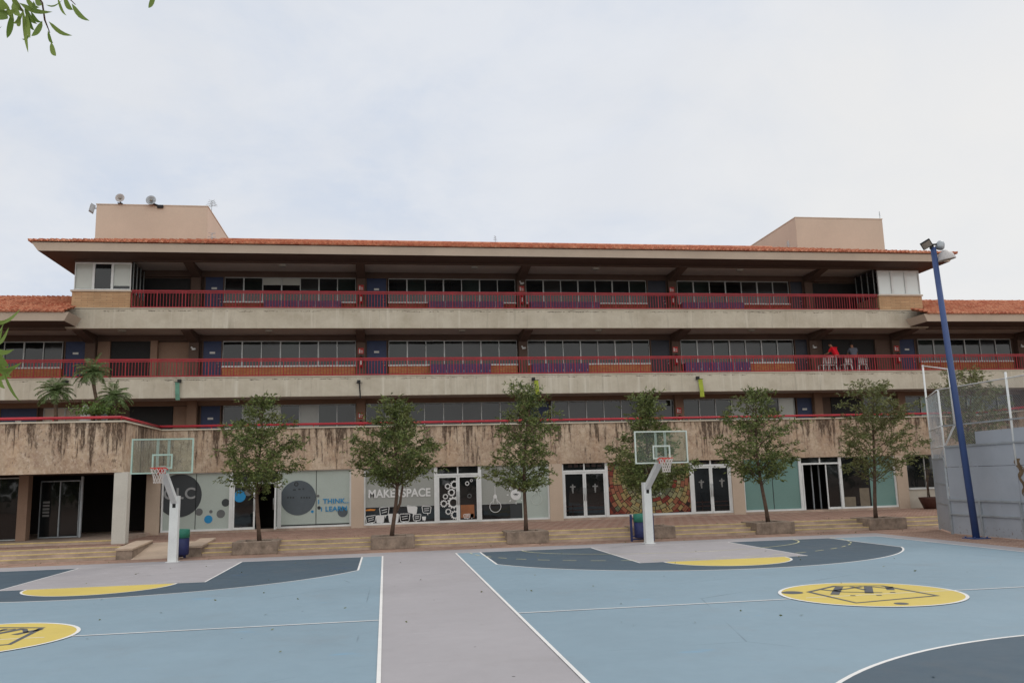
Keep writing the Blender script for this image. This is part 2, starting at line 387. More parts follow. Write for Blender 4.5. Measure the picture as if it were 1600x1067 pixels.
    def build(s, name, mats, parent=None, bevel=0, world=False):
        me = bpy.data.meshes.new(name); me.from_pydata(s.v, [], s.f)
        for m in (mats if isinstance(mats, (list, tuple)) else [mats]): me.materials.append(m)
        me.polygons.foreach_set('material_index', s.m); me.polygons.foreach_set('use_smooth', s.sm); me.update()
        o = bpy.data.objects.new(name, me); COL.objects.link(o)
        if parent: o.parent = parent
        if world:
            off = Vector((0, 0, 0)); p = parent
            while p: off += p.location; p = p.parent
            me.transform(Matrix.Translation(-off))
        if bevel:
            b = o.modifiers.new('bevel', 'BEVEL'); b.width = bevel; b.segments = 2; b.limit_method = 'ANGLE'
        return o

def tag(o, label=None, cat=None, group=None, kind=None):
    if label: o['label'] = label
    if cat: o['category'] = cat
    if group: o['group'] = group
    if kind: o['kind'] = kind
    return o
def thing(name, label, cat, loc=(0, 0, 0), rz=0, group=None):
    o = bpy.data.objects.new(name, None); COL.objects.link(o); o.location = loc; o.rotation_euler = (0, 0, rz)
    o.empty_display_size = .2
    return tag(o, label, cat, group)
def structure(name, mb, mats): return tag(mb.build(name, mats), kind='structure')
def dup(root, loc, label, rz=0):
    r = root.copy(); COL.objects.link(r); r.location = loc; r.rotation_euler = (0, 0, rz); r['label'] = label
    for ch in list(root.children):
        c = ch.copy(); COL.objects.link(c); c.parent = r
        for g in list(ch.children):
            d = g.copy(); COL.objects.link(d); d.parent = c
    return r
DG = None
def text_mesh(name, txt, size, mat, origin, parent, align='LEFT', th=.004, bold=0.0, sx=1.0, spacing=1.0):
    """lettering standing in an xz plane facing -y"""
    cu = bpy.data.curves.new(name, 'FONT'); cu.body = txt; cu.size = size; cu.align_x = align; cu.extrude = th; cu.offset = bold; cu.space_character = spacing
    o = bpy.data.objects.new(name + '_tmp', cu); COL.objects.link(o)
    dg = bpy.context.evaluated_depsgraph_get(); me = bpy.data.meshes.new_from_object(o.evaluated_get(dg)); bpy.data.objects.remove(o)
    me.transform(Matrix.Diagonal((sx, 1, 1, 1))); me.transform(Matrix.Rotation(R(90), 4, 'X')); me.transform(Matrix.Translation(Vector(origin)))
    off = Vector((0, 0, 0)); p = parent
    while p: off += p.location; p = p.parent
    me.transform(Matrix.Translation(-off))
    me.materials.clear(); me.materials.append(mat); me.name = name
    q = bpy.data.objects.new(name, me); COL.objects.link(q); q.parent = parent; return q
# ================================================================== THE SCHOOL BUILDING
YF, YL, YG, YW, YE = 38.6, 33.2, 41.0, 43.4, 39.5
ZP, ZB, ZT = .38, 2.96, 4.86            # plaza, underside of the concrete fascia, parapet cap top
Z1, Z2, Z3 = 4.12, 7.40, 10.69          # terrace, middle and top gallery floors
XL, XR = -24.0, 46.0                    # how far the wings are built
BX0, BX1 = -14.4, 28.85                 # the three-storey central block
B = thing('school_building', 'long beige concrete school block with red railed galleries and terracotta tile roofs', 'school building', (7.2, YF, 0))
def part(name, mb, mats, parent=None, **k): return mb.build(name, mats, parent or B, world=True, **k)
COLS = [-9.35, -1.19, 7.2, 15.56, 23.5]

# --- slabs with their deep edge beams
for z, zb in ((Z2, 6.466), (Z3, 9.76)):
    x0, x1 = (XL, XR) if z == Z2 else (-14.62, 29.05)
    m = MB(); m.box(x0, x1, YG, YG + .28, zb, z); part('gallery_edge_beam', m, M['band'])
    m = MB(); m.box(x0, x1, YG - .035, YG + .279, z + .002, z + .045); part('slab_cap', m, M['band'])
    m = MB(); m.box(x0, x1, YG + .28, YW + .3, z - .18, z - .003); m.face([(x0, YG + .28, z + .001), (x1, YG + .28, z + .001), (x1, YW + .1, z + .001), (x0, YW + .1, z + .001)], 1)
    part('slab', m, [M['ceiling'], M['floor']])
    # ceiling under this slab
    m = MB(); m.box(x0 + .02, x1 - .02, YG + .282, YW + .09, zb + .085, zb + .1); part('ceiling', m, M['ceiling'])
m = MB(); m.box(BX0 + .1, BX1 - .1, YG + .2, YW + .09, 13.14, 13.2); part('ceiling', m, M['ceiling'])

# --- tapering cantilever beams and columns
def beam(x, zc, zdeep, zshal, y0):
    m = MB(); m.prism([(x - .215, y0, zshal), (x - .215, YW - .25, zdeep), (x - .215, YW - .25, zc), (x - .215, y0, zc)], (.43, 0, 0)); part('cantilever_beam', m, M['brown'])
def column(x, z0, z1, mat='brown', w=.46):
    m = MB(); m.box(x - w/2, x + w/2, YW - .26, YW + .12, z0, z1); part('column', m, M[mat])
wing_cols = [-20.4, -14.18, 28.45, 36.3, 43.5]
for x in COLS:
    beam(x, 13.139, 12.75, 13.03, YG + .22); column(x, Z3, 13.139)
    beam(x, 9.845, 9.42, 9.70, YG + .29); column(x, Z2, 9.844)
    column(x, Z1, 6.55, 'brown2')
for x in wing_cols:
    beam(x, 9.845, 9.42, 9.70, YG + .29); column(x, Z2, 9.844); column(x, Z1, 6.55, 'brown2')

# --- rear wall: solid back, brick below the windows, painted lintel above
def wallseg(x0, x1, z0, z1, mat, y=YW - .06, name='wall'):
    m = MB(); m.box(x0, x1, y, YW + .1, z0, z1); return part(name, m, mat)
m = MB(); m.box(XL, XR, YW + .101, 52, .2, 9.9); m.box(BX0, BX1, YW + .1011, 52, 9.9, 13.2); part('wall', m, M['brown'])
for z0, x0, x1 in ((Z2, XL, XR), (Z3, BX0, BX1)):
    wallseg(x0, x1, z0 + 2.14, z0 + 2.45 + (.0 if z0 == Z2 else .001), M['brown'])
wallseg(XL, XR, 6.32, 6.56, M['brown2'])

GAP = .05
def window(x0, x1, z0, z1, n, y=YW + .03, fills=None, parent=None, fr='alu', fw=.042, sill=True, heavy=()):
    """aluminium window band: frame, one pane sheet per light, sill"""
    m = MB(); d0, d1 = y - .06, y + .03; w = (x1 - x0)/n
    m.box(x0, x1, d0, d1, z1 - fw, z1); m.box(x0, x1, d0, d1, z0, z0 + fw)
    for i in range(n + 1):
        f = fw*(1.5 if i in heavy else 1); xc = x0 + i*w; a = max(x0, xc - f/2); b = min(x1, xc + f/2)
        m.box(a, b, d0 - .004, d1, z0 + fw, z1 - fw)
    o = part('window', m, M[fr], parent)
    g = MB(); mats = []
    for i in range(n):
        f = (fills or {}).get(i) or rnd.choice(('glass', 'glass', 'glass_b', 'glass_c'))
        if f is None: continue
        if f not in mats: mats.append(f)
        a, b = x0 + i*w + fw/2, x0 + (i + 1)*w - fw/2; t = rnd.uniform(-.009, .009)
        if isinstance(f, str) and f.startswith('half:'):        # blind drawn part of the way
            zz = z1 - (z1 - z0)*float(f[5:]); mats[-1:] = []
            for q in ('blind', 'glass'):
                if q not in mats: mats.append(q)
            g.face([(a, y, zz), (b, y + t, zz), (b, y + t, z1 - fw), (a, y, z1 - fw)], mats.index('blind'))
            g.face([(a, y, z0 + fw), (b, y + t, z0 + fw), (b, y + t, zz), (a, y, zz)], mats.index('glass'))
        else:
            g.face([(a, y, z0 + fw), (b, y + t, z0 + fw), (b, y + t, z1 - fw), (a, y, z1 - fw)], mats.index(f))
    part('pane', g, [M[q] for q in mats], o)
    if sill:
        s = MB(); s.box(x0 - .02, x1 + .02, y - .16, y - .0605, z0 - .05, z0 + .012); part('sill', s, M['white'], o)
    return o
def door(x0, x1, z0, z1, mat='blue_door', sign=True, y=YW - .02, handle=True):
    m = MB(); m.box(x0, x1, y, y + .09, z0 + .01, z1)
    for a, b in ((x0 - .05, x0 - .001), (x1 + .001, x1 + .05)): m.box(a, b, y - .03, y + .1, z0, z1 + .05, 1)
    m.box(x0, x1, y - .03, y + .1, z1 + .001, z1 + .05, 1)
    o = part('door', m, [M[mat], M['brown']])
    if sign:
        xs = (x0 + x1)/2; s = MB(); s.box(xs - .13, xs + .13, y - .014, y - .001, z0 + 1.5, z0 + 1.6); part('sign_plate', s, M['sign_white'], o)
    if handle:
        s = MB(); s.tube([(x1 - .1, y - .001, z0 + 1.0), (x1 - .1, y - .07, z0 + 1.0), (x1 - .22, y - .07, z0 + 1.0)], .014, 6); s.lathe((x1 - .1, y - .03, z0 + .85), [(0, 0), (.03, 0), (.03, .03), (0, .03)], 10, (0, -1, 0)); part('handle', s, M['alu'], o)
    return o
BANDS = [(-8.0, -1.46, 7), (.21, 6.9, 7), (7.47, 14.13, 7), (15.9, 22.4, 7)]
DOORS = [(-8.93, -8.07), (-.9, .1), (14.23, 15.25), (22.52, 23.22)]
for z0, blinds in ((Z3, {0: {2: 'half:.3', 3: 'half:.3'}}), (Z2, {})):
    for k, (x0, x1, n) in enumerate(BANDS):
        sl = MB(); sl.box(x0, x1, YW - .07, YW + .1, z0 + .002, z0 + .8); part('brick_apron', sl, M['brick_orange' if z0 == Z2 else 'brick_red'])
        window(x0, x1, z0 + .85, z0 + 2.14, n, fills=blinds.get(k), heavy=(1, 3, 5))
    for k, (a, b) in enumerate(DOORS): door(a, b, z0, z0 + 2.13, 'blue_door' if k < 2 else 'dark_door', k < 2)
# middle-floor wing bays
for x0, x1, n in ((-19.9, -15.5, 5), (-23.9, -20.9, 3), (29.95, 35.8, 6), (37.9, 43.0, 5)):
    sl = MB(); sl.box(x0, x1, YW - .07, YW + .1, Z2 + .002, Z2 + .8); part('brick_apron', sl, M['brick_orange'])
    window(x0, x1, Z2 + .85, Z2 + 2.14, n, heavy=(1, 3))
for a, b in ((-15.37, -14.44), (28.78, 29.72), (36.8, 37.7)): door(a, b, Z2, Z2 + 2.13)
# stair openings: near-black panels, the shade of the stairwells put into their colour
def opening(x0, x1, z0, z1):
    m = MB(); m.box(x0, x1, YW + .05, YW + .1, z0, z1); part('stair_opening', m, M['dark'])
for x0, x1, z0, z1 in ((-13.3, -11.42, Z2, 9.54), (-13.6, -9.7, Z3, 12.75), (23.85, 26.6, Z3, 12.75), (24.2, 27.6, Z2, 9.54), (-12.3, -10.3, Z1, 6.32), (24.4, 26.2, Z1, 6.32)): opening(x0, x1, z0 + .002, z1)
wallseg(-11.4, -11.08, Z2 + .003, Z2 + 2.14, M['brown2'], YW - .2); wallseg(-11.07, -9.6, Z2 + .003, Z2 + 2.1, M['brown2'], YW + .02); wallseg(-13.9, -13.32, Z2 + .003, Z2 + 2.13, M['brown2'])
m = MB()   # door leaf and stair handrail inside the left stair opening
m.bar((-13.15, YW + .02, Z2 + 1.75), (-12.4, YW + .04, Z2 + 1.25), .05, .03); part('stair_handrail', m, M['dark'])
for a, b in ((27.3, 28.2),): wallseg(a, b, Z2 + .003, Z2 + 2.13, M['brown'])

# terrace level
def t1(x0, x1, n, fills=None, z0=Z1 + .9): window(x0, x1, z0, 6.3, n, fills=fills, sill=False); wallseg(x0, x1, Z1, z0 - .001, M['ivory'], YW - .03, 'wall')
t1(-7.9, -1.46, 7, {0: 'glass', 1: 'film_grey', 2: 'blind', 3: 'glass', 4: 'film_grey', 6: 'glass'})
t1(-.92, 6.9, 8, {1: 'film_grey'}); t1(8.62, 13.35, 5, None); t1(14.1, 15.3, 1); t1(15.84, 22.2, 7, {3: 'film_grey', 4: 'film_grey', 6: 'blind'})
door(7.5, 8.5, Z1, 6.28, 'blue_door', False); door(13.42, 14.0, Z1, 6.28, 'dark', False); door(22.35, 23.2, Z1, 6.28); door(-8.95, -8.05, Z1, 6.28); door(-18.1, -16.5, Z1, 6.28)
t1(-16.2, -13.3, 3, {0: 'ivory', 1: 'ivory', 2: 'glass'}); t1(-22, -18.4, 3); wallseg(-10.25, -9.6, Z1, 6.3, M['brown2'], YW - .02)
t1(26.3, 28.0, 2); t1(28.8, 35.5, 7, {1: 'film_teal', 4: 'film_teal'}); t1(37, 43, 6)
m = MB(); m.box(XL, XR, YF + .3, YW + .1, Z1 - .3, Z1); part('terrace_floor', m, M['floor'])

# --- railings of the two galleries, one section per bay
def railing(x0, x1, z):
    m = MB(); y = YG + .09
    for h, r in ((.885, .034), (.80, .024), (.10, .024)): m.box(x0, x1, y - r, y + r, z + h - r, z + h + r)
    n = max(1, round((x1 - x0)/.142)); w = (x1 - x0)/n
    for i in range(n + 1):
        x = x0 + i*w; big = i % 8 == 0
        r = .021 if big else .0115
        m.box(x - r, x + r, y - r*.9, y + r*.9, z + (.046 if big else .124), z + (.852 if big else .776))
    part('railing', m, M['red'])
xs = [-11.78] + COLS[0:] + [26.36]
for a, b in zip(xs[:-1], xs[1:]): railing(a + .004, b - .004, Z3)
xs = [XL, -20.4, -14.18] + COLS + [28.45, 36.3, XR]
for a, b in zip(xs[:-1], xs[1:]): railing(a + .004, b - .004, Z2)

# --- corner rooms of the top floor
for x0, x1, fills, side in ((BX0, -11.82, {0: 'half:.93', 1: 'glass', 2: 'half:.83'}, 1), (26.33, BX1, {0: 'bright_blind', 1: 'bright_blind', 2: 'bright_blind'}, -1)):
    m = MB(); m.box(x0, x1, YG + .01, YG + .2, Z3 + .046, 11.5); part('brick_apron', m, M['brick_pale'])
    m = MB(); m.box(x0 - .06, x1 + .04, YG - .06, YG + .24, 11.501, 11.58); part('sill_course', m, M['fascia'])
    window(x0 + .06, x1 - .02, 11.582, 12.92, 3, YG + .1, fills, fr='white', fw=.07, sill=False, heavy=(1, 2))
    m = MB(); m.box(x0 + .02, x1, YG + .02, YG + .2, 12.922, 13.03); part('lintel', m, M['brown'])
    xs_ = x1 if side > 0 else x0     # side wall towards the gallery, glazed above
    m = MB(); m.box(xs_ - .06, xs_ + .05, YG + .245, YW - .3, Z3 + .002, 11.5); part('wall', m, M['brown2'])
    m = MB(); w = MB()
    for k in range(4):
        yy = YG + .3 + k*.58; m.box(xs_ - .03, xs_ + .03, yy, yy + .05, 11.5, 13.0)
    f = part('window', m, M['alu'])
    w.box(xs_ - .008, xs_ + .008, YG + .245, YW - .3, 11.5, 13.0); part('pane', w, M['glass'], f)
# end walls of the block (side faces above the wings)
m = MB(); m.box(BX0, BX0 + .12, YG + .26, YW + .1, Z3 + .046, 13.03); part('wall', m, M['brick_pale'])
m = MB(); m.box(BX1 - .12, BX1, YG + .26, YW + .1, Z3 + .046, 13.03); part('wall', m, M['brick_pale'])

# --- eaves and tiled roofs
def eave(x0, x1, zb, zt, ends, xr=None):
    """raked fascia with a flat soffit behind it"""
    k = .24; m = MB(); y0 = YE
    prof = [(y0, zb), (y0 - k*.6, zt), (y0 - k*.6 + .1, zt), (y0 + .1, zb)]
    m.face([(x0, prof[0][0], zb), (x1, prof[0][0], zb), (x1 + (k if ends[1] else 0), prof[1][0], zt), (x0 - (k if ends[0] else 0), prof[1][0], zt)])
    yb = 52 if zb > 12 else YG - .04
    for e, x, s in ((ends[0], x0, -1), (ends[1], x1, 1)):
        if e: m.face([(x, y0, zb), (x + s*k, y0 - k*.6, zt), (x + s*k, yb, zt), (x, yb, zb)])
    part('fascia', m, M['fascia'])
    m = MB(); m.face([(x0, y0, zb), (x1, y0, zb), (x1, YG + .01, zb), (x0, YG + .01, zb)])
    if yb > 45:
        for a, b in ((x0, BX0), (BX1, x1)): m.face([(a, YG + .01, zb), (b, YG + .01, zb), (b, yb, zb), (a, yb, zb)])
    part('soffit', m, M['soffit'])
eave(-15.42, 29.62, 13.04, 13.40, (1, 1))
eave(XL, -14.14, 9.83, 10.2, (0, 1)); eave(27.95, XR, 9.83, 10.2, (1, 0))
# gallery ceilings and wall heads under the wing roofs
for a, b in ((XL, -14.63), (29.06, XR)):
    m = MB(); m.box(a, b, YG + .282, YW + .09, 9.846, 9.9); part('ceiling', m, M['ceiling']); m = MB(); m.box(a, b, YW + .101, YW + .3, 9.9, 11.4); part('wall', m, M['brown'])
# dark bressummer behind the wing soffits
m = MB(); m.box(XL, -14.64, YG + .002, YG + .28, 9.70, 10.3); m.box(29.07, XR, YG + .002, YG + .28, 9.70, 10.3); part('eave_beam', m, M['brown'])
m = MB(); m.box(BX0 + .2, BX1 - .2, YG + .002, YG + .2, 13.0, 13.139); part('eave_beam', m, M['brown'])

def tile_roof(name, x0, x1, y0, z0, y1, z1, hip=(0, 0), clip=None, seed=1, pitch=.235):
    r = random.Random(seed); m = MB(); L = math.hypot(y1 - y0, z1 - z0); nc = max(3, round(L/.36)); nx = round((x1 - x0)/pitch)
    sub = 6; ny = Vector((0, -(z1 - z0), (y1 - y0)))/L
    wob = [r.uniform(-.012, .012) for _ in range(nx + 1)]
    rows = []
    for c in range(nc):
        for s, lift in ((0, .055), (1, .0)):
            t = (c + s)/nc; y = y0 + (y1 - y0)*t; z = z0 + (z1 - z0)*t; row = []
            dx0 = hip[0]*(y - y0); dx1 = hip[1]*(y - y0); xa, xb = x0 + dx0, x1 - dx1
            if clip:
                if clip[0] is not None and y > YG: xa = max(xa, clip[0])
                if clip[1] is not None and y > YG: xb = min(xb, clip[1])
            jit = [r.uniform(-.012, .012) for _ in range(nx + 1)]
            for i in range(nx*sub + 1):
                ph = i/sub; x = x0 + ph*pitch*(x1 - x0)/(nx*pitch); k = min(int(ph), nx)
                h = .05*math.cos(2*math.pi*ph) + lift + (wob[k] + jit[k])*(s == 0)
                xx = min(max(x, xa), xb)
                row.append((xx, y + ny.y*h + (jit[k]*.8 if s == 0 else 0), z + ny.z*h))
            rows.append(row)
    b = 0; m.v = [p for row in rows for p in row]; n = nx*sub + 1
    for a in range(len(rows) - 1):
        for i in range(n - 1):
            p = a*n + i
            if (Vector(m.v[p]) - Vector(m.v[p + 1])).length < 1e-5 and (Vector(m.v[p + n]) - Vector(m.v[p + n + 1])).length < 1e-5: continue
            m.f.append((p, p + 1, p + n + 1, p + n)); m.m.append(0); m.sm.append(a % 2 == 0)
    # dark underside at the eave
    e = rows[0]
    for i in range(n - 1):
        m.face([e[i + 1], e[i], (e[i][0], e[i][1] + .05, z0 - .012), (e[i + 1][0], e[i + 1][1] + .05, z0 - .012)])
    return part(name, m, M['tile'])
rf = tile_roof('roof', -15.76, 29.96, YE - .26, 13.43, 46.2, 15.55, (1, 1), None, 3)
m = MB(); m.tube([(-8.8, 46.2, 15.6), (23.0, 46.2, 15.6)], .1, 8); part('ridge_tile', m, M['tile'], rf)
for s, x, xr in ((0, -15.76, -8.8), (1, 29.96, 23.0)):     # hip ends and back slope
    m = MB(); m.face([(x, YE - .26, 13.42), (x, 53.0, 13.42), (xr, 46.2, 15.54)]); part('hip_slope', m, M['tile'], rf)
m = MB(); m.face([(-15.76, 53, 13.42), (29.96, 53, 13.42), (23, 46.2, 15.54), (-8.8, 46.2, 15.54)]); part('back_slope', m, M['tile'], rf)
tile_roof('roof', XL, -14.06, YE - .24, 10.2, 45.2, 12.17, (0, 0), (None, BX0 - .01), 5)
tile_roof('roof', 27.85, XR, YE - .24, 10.2, 45.2, 12.17, (0, 0), (BX1 + .01, None), 6)

# --- rooftop stair towers
for x0, x1, y0, zt in ((-15.3, -9.55, 46.35, 17.5), (24.75, 30.5, 46.35, 17.55)):
    m = MB(); m.box(x0, x1, y0, 53.2, 13.5, zt); part('stair_tower', m, M['tower'], bevel=.03)
    m = MB(); m.box(x0 - .02, x1 + .02, y0 - .02, 53.22, zt + .001, zt + .05); part('tower_coping', m, M['fascia'])

# --- ceiling lamps (round opal)
for x, z in ((-5.0, 13.139), (4.6, 13.139), (11.0, 13.139), (19.0, 13.139), (-5.6, 9.845), (3.9, 9.845), (11.0, 9.845), (19.4, 9.845), (-12.4, 9.845)):
    m = MB(); m.lathe((x, 42.0, z - .09), [(0, 0), (.16, .01), (.2, .05), (.2, .089)], 18); part('ceiling_lamp', m, M['blind'])

# --- ground floor: fascia, cap, pipe rail
def fascia_panel(x0, x1, y0, y1, name='parapet_fascia'):
    m = MB(); m.box(x0, x1, y0, y1, ZB, 4.80); return part(name, m, M['aggregate'])
XS, XS2 = -9.6, 29.6      # where the wings step forward
fascia_panel(XS, XS2, YF, YF + .28); fascia_panel(XL, XS - .003, YL, YL + .28); fascia_panel(XS - .28, XS - .0035, YL + .281, YF + .27)
fascia_panel(XS2 + .003, XR, YL, YL + .28); fascia_panel(XS2 + .0035, XS2 + .28, YL + .281, YF + .27)
m = MB(); m.box(XS - .05, XS2 + .05, YF - .06, YF + .34, 4.801, ZT); m.box(XL, XS + .06, YL - .06, YL + .34, 4.801, ZT); m.box(XS - .34, XS + .06, YL + .341, YF - .061, 4.801, ZT)
m.box(XS2 - .06, XR, YL - .06, YL + .34, 4.801, ZT); m.box(XS2 - .06, XS2 + .34, YL + .341, YF - .061, 4.801, ZT); part('parapet_cap', m, M['band'])
m = MB(); zr = 4.99
pth = [(XL, YL + .12, zr), (XS - .12, YL + .12, zr), (XS - .12, YF + .12, zr), (XS2 + .12, YF + .12, zr), (XS2 + .12, YL + .12, zr), (XR, YL + .12, zr)]
for a, b in zip(pth[:-1], pth[1:]):
    m.tube([a, b], .052, 8); n = max(1, int((Vector(b) - Vector(a)).length/2.1))
    for i in range(n + 1):
        p = Vector(a).lerp(Vector(b), i/n); m.tube([(p.x, p.y, ZT + .001), (p.x, p.y, zr - .04)], .022, 6)
part('pipe_rail', m, M['red_pipe'])
m = MB(); m.box(XL, XS - .281, YL + .281, YF + .3, Z1 - .3, Z1 - .001); m.box(XS2 + .281, XR, YL + .281, YF + .3, Z1 - .3, Z1 - .001); part('terrace_floor', m, M['floor'])
# passage under the left wing
m = MB(); m.box(XL, XS - .29, YL + .285, YF + .3, ZB + .02, ZB + .06); part('ceiling', m, M['brown'])
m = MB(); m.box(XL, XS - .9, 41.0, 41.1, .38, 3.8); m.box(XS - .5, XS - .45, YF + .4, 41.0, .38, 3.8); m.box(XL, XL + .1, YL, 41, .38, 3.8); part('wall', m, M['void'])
m = MB(); m.box(-9.85, -9.36, YL + .02, YL + .44, .375, ZB - .002); part('pillar', m, M['pillar'], bevel=.015)
m = MB(); m.box(-13.95, -13.6, 35.4, 35.8, .5, ZB + .019); part('pillar', m, M['brown2'])
wo = window(-18.2, -13.97, .52, 2.9, 2, 35.6, {0: 'glass', 1: 'glass'}, fr='alu', sill=False)
wo = window(-13.58, -12.1, .52, 2.75, 2, 36.6, {0: 'glass', 1: 'glass'}, fr='galv', sill=False)
m = MB(); m.box(-12.08, -12.0, 36.55, 36.65, .5, 2.9); part('door_post', m, M['galv'])
m = MB()
for k in range(5): m.box(-13.45, -13.2, 36.52, 36.53, 1.35 + k*.13, 1.43 + k*.13)
part('notice', m, M['cross'])
# under the right wing
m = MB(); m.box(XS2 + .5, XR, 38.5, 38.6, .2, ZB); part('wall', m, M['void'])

# piers between the shopfronts, plinth
PIERS = [(-10.12, -9.55), (-1.48, -.93), (7.47, 8.08), (16.3, 16.88), (24.79, 25.36)]
for a, b in PIERS:
    m = MB(); m.box(a, b, YF + .004, YF + .42, ZP, ZB - .002); part('pier', m, M['beige'])
m = MB(); m.box(-9.55, 24.79, YF + .02, YF + .41, ZP - .1, .475); part('plinth', m, M['step'])
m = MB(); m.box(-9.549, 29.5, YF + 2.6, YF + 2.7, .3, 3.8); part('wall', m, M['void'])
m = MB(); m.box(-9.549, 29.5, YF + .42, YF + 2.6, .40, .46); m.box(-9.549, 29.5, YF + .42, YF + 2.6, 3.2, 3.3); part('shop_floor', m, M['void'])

YS = YF + .16         # glass plane of the shopfronts
def pane_part(x0, x1, z0, z1, mat, parent, y=YS, name='pane'):
    m = MB(); m.face([(x0, y, z0), (x1, y, z0), (x1, y, z1), (x0, y, z1)]); return part(name, m, M[mat], parent)
def frame_part(rects, parent=None, name='shop_window', mat='white', y0=YS - .07, y1=YS + .06):
    m = MB()
    for r in rects: m.box(r[0], r[1], y0, y1, r[2], r[3])
    return part(name, m, M[mat], parent)
ZS0, ZS1 = .476, ZB - .003
def shopwin(x0, x1, splits, zones, lw=.07):
    """framed shop window; zones: (x0, x1, z0, z1, material)"""
    o = frame_part([(x0, x0 + lw, ZS0, ZS1), (x1 - lw, x1, ZS0, ZS1), (x0 + lw, x1 - lw, ZS0, ZS0 + .08), (x0 + lw, x1 - lw, ZS1 - .03, ZS1)])
    if splits:
        m = MB()
        for s in splits: m.box(s - .012, s + .012, YS - .012, YS + .01, ZS0 + .08, ZS1 - .03)
        part('glass_joint', m, M['dark'], o)
    for z in zones: pane_part(z[0], z[1], z[2], z[3], z[4], o)
    return o
def glassdoor(x0, x1, zh, leaves=((0, .5), (.5, 1)), mat='glass', transom=True):
    """pair of framed glass doors under a two-light transom"""
    fw = .075; o = frame_part([(x0, x0 + fw, ZS0, ZS1), (x1 - fw, x1, ZS0, ZS1), (x0 + fw, x1 - fw, zh, zh + .09)] + ([((x0 + x1)/2 - .03, (x0 + x1)/2 + .03, zh + .09, ZS1)] if transom else []), name='door_frame')
    pane_part(x0 + fw, x1 - fw, zh + .09, ZS1, 'glass', o)
    a0, a1 = x0 + fw, x1 - fw; L = []
    for u, v in leaves:
        a, b = a0 + (a1 - a0)*u + .004, a0 + (a1 - a0)*v - .004
        d = frame_part([(a, a + .075, ZS0 + .004, zh - .004), (b - .075, b, ZS0 + .004, zh - .004), (a + .075, b - .075, ZS0 + .004, ZS0 + .1), (a + .075, b - .075, zh - .09, zh - .004)], o, 'door_leaf', 'white', YS - .05, YS + .02)
        d2 = MB(); d2.face([(a + .075, YS - .01, ZS0 + .1), (b - .075, YS - .01, ZS0 + .1), (b - .075, YS - .01, zh - .09), (a + .075, YS - .01, zh - .09)]); d2.build('pane', M[mat], o, world=True)
        L.append((a + .075, b - .075))
        h = MB(); hx = b - .04 if u == 0 else a + .04; h.tube([(hx, YS - .1, 1.25), (hx, YS - .1, 1.85)], .014, 6); h.tube([(hx, YS - .1, 1.3), (hx, YS - .05, 1.3)], .009, 5); h.tube([(hx, YS - .1, 1.8), (hx, YS - .05, 1.8)], .009, 5); part('pull_handle', h, M['alu'], o)
    return o, L
def PX(px): return X_(px, 780, YS)
def PZ(px, py): return at_y(px, py, YS).z
D = YS - .012        # plane of the stickers
def disc(px, py, rpx, mat, parent, name='sticker'):
    p = at_y(px, py, D); r = rpx*.0297
    m = MB(); m.disc((p.x, p.z), r, D); return part(name, m, M[mat], parent)

# shopfront one: round logo panel, dots, open door, second round panel
w1 = shopwin(-9.5, PX(361), [PX(306)], [(-9.43, PX(361) - .07, ZS0 + .08, ZS1 - .03, 'film')])
disc(280.5, 774, 31, 'sticker_dark', w1, 'round_sticker')
t = at_y(281, 779, D - .012); text_mesh('lettering', 'CLC', .66, M['sticker_text'], (t.x - .02, D - .012, t.z), w1, 'CENTER', .003, .012, 1.0, 1.12)
for px, py, r, c in ((352.5, 785, 5.6, 'sticker_dark'), (311, 799.5, 5.2, 'sticker_mid'), (329.5, 799, 2.4, 'sticker_mid'), (345, 802.5, 6, 'sticker_mid'), (325.5, 811, 5.8, 'sticker_blue')): disc(px, py, r, c, w1, 'dot_sticker')
o, L = glassdoor(PX(361) + .002, PX(437), 2.42, ((0, .5),)); disc(374.5, 775, 8.6, 'sticker_blue', o, 'dot_sticker'); disc(388, 768, 6, 'sticker_mid', o, 'dot_sticker')
m = MB(); c0 = PX(434)      # the right leaf stands open towards the plaza
for dy in (.0, .8): m.box(c0 - .03, c0 + .03, YS - .9 + dy, YS - .83 + dy, ZS0 + .01, 2.4)
m.box(c0 - .03, c0 + .03, YS - .83, YS - .1, ZS0 + .01, ZS0 + .1); m.box(c0 - .03, c0 + .03, YS - .83, YS - .1, 2.31, 2.4); dl = part('door_leaf', m, M['white'], o)
m = MB(); m.box(c0 - .005, c0 + .005, YS - .829, YS - .101, ZS0 + .1, 2.31); m.build('pane', M['acrylic'], o, world=True)
m = MB(); m.tube([(c0 - .09, YS - .75, 1.3), (c0 - .09, YS - .75, 1.8)], .014, 6); m.tube([(c0 - .09, YS - .75, 1.35), (c0 - .03, YS - .75, 1.35)], .01, 5); m.tube([(c0 - .09, YS - .75, 1.75), (c0 - .03, YS - .75, 1.75)], .01, 5); part('pull_handle', m, M['alu'], o)
w2 = shopwin(PX(437) + .002, -1.482, [PX(494)], [(PX(437) + .07, -1.55, ZS0 + .14, ZS1 - .03, 'film'), (PX(437) + .07, -1.55, ZS0 + .08, ZS0 + .139, 'dark')])
disc(466, 777.5, 25.5, 'sticker_slate', w2, 'round_sticker')
m = MB()
for px, py, w in ((460, 765, 5), (468, 764, 4), (474, 763.5, 3)): q = at_y(px, py, D - .004); m.box(q.x - w*.013, q.x + w*.013, D - .006, D - .002, q.z - .03, q.z + .03)
for k in range(9):
    if k in (3, 4): continue
    q = at_y(450 + k*4.2, 777, D - .004); m.box(q.x - .035, q.x + .035, D - .006, D - .002, q.z - .035, q.z + .035)
q = at_y(463, 756, D - .004); m.lathe((q.x, D - .002, q.z), [(.05, 0), (.05, .004), (.1, .004), (.1, 0)], 14, (0, -1, 0)); part('lettering', m, M['sticker_dark'], w2)
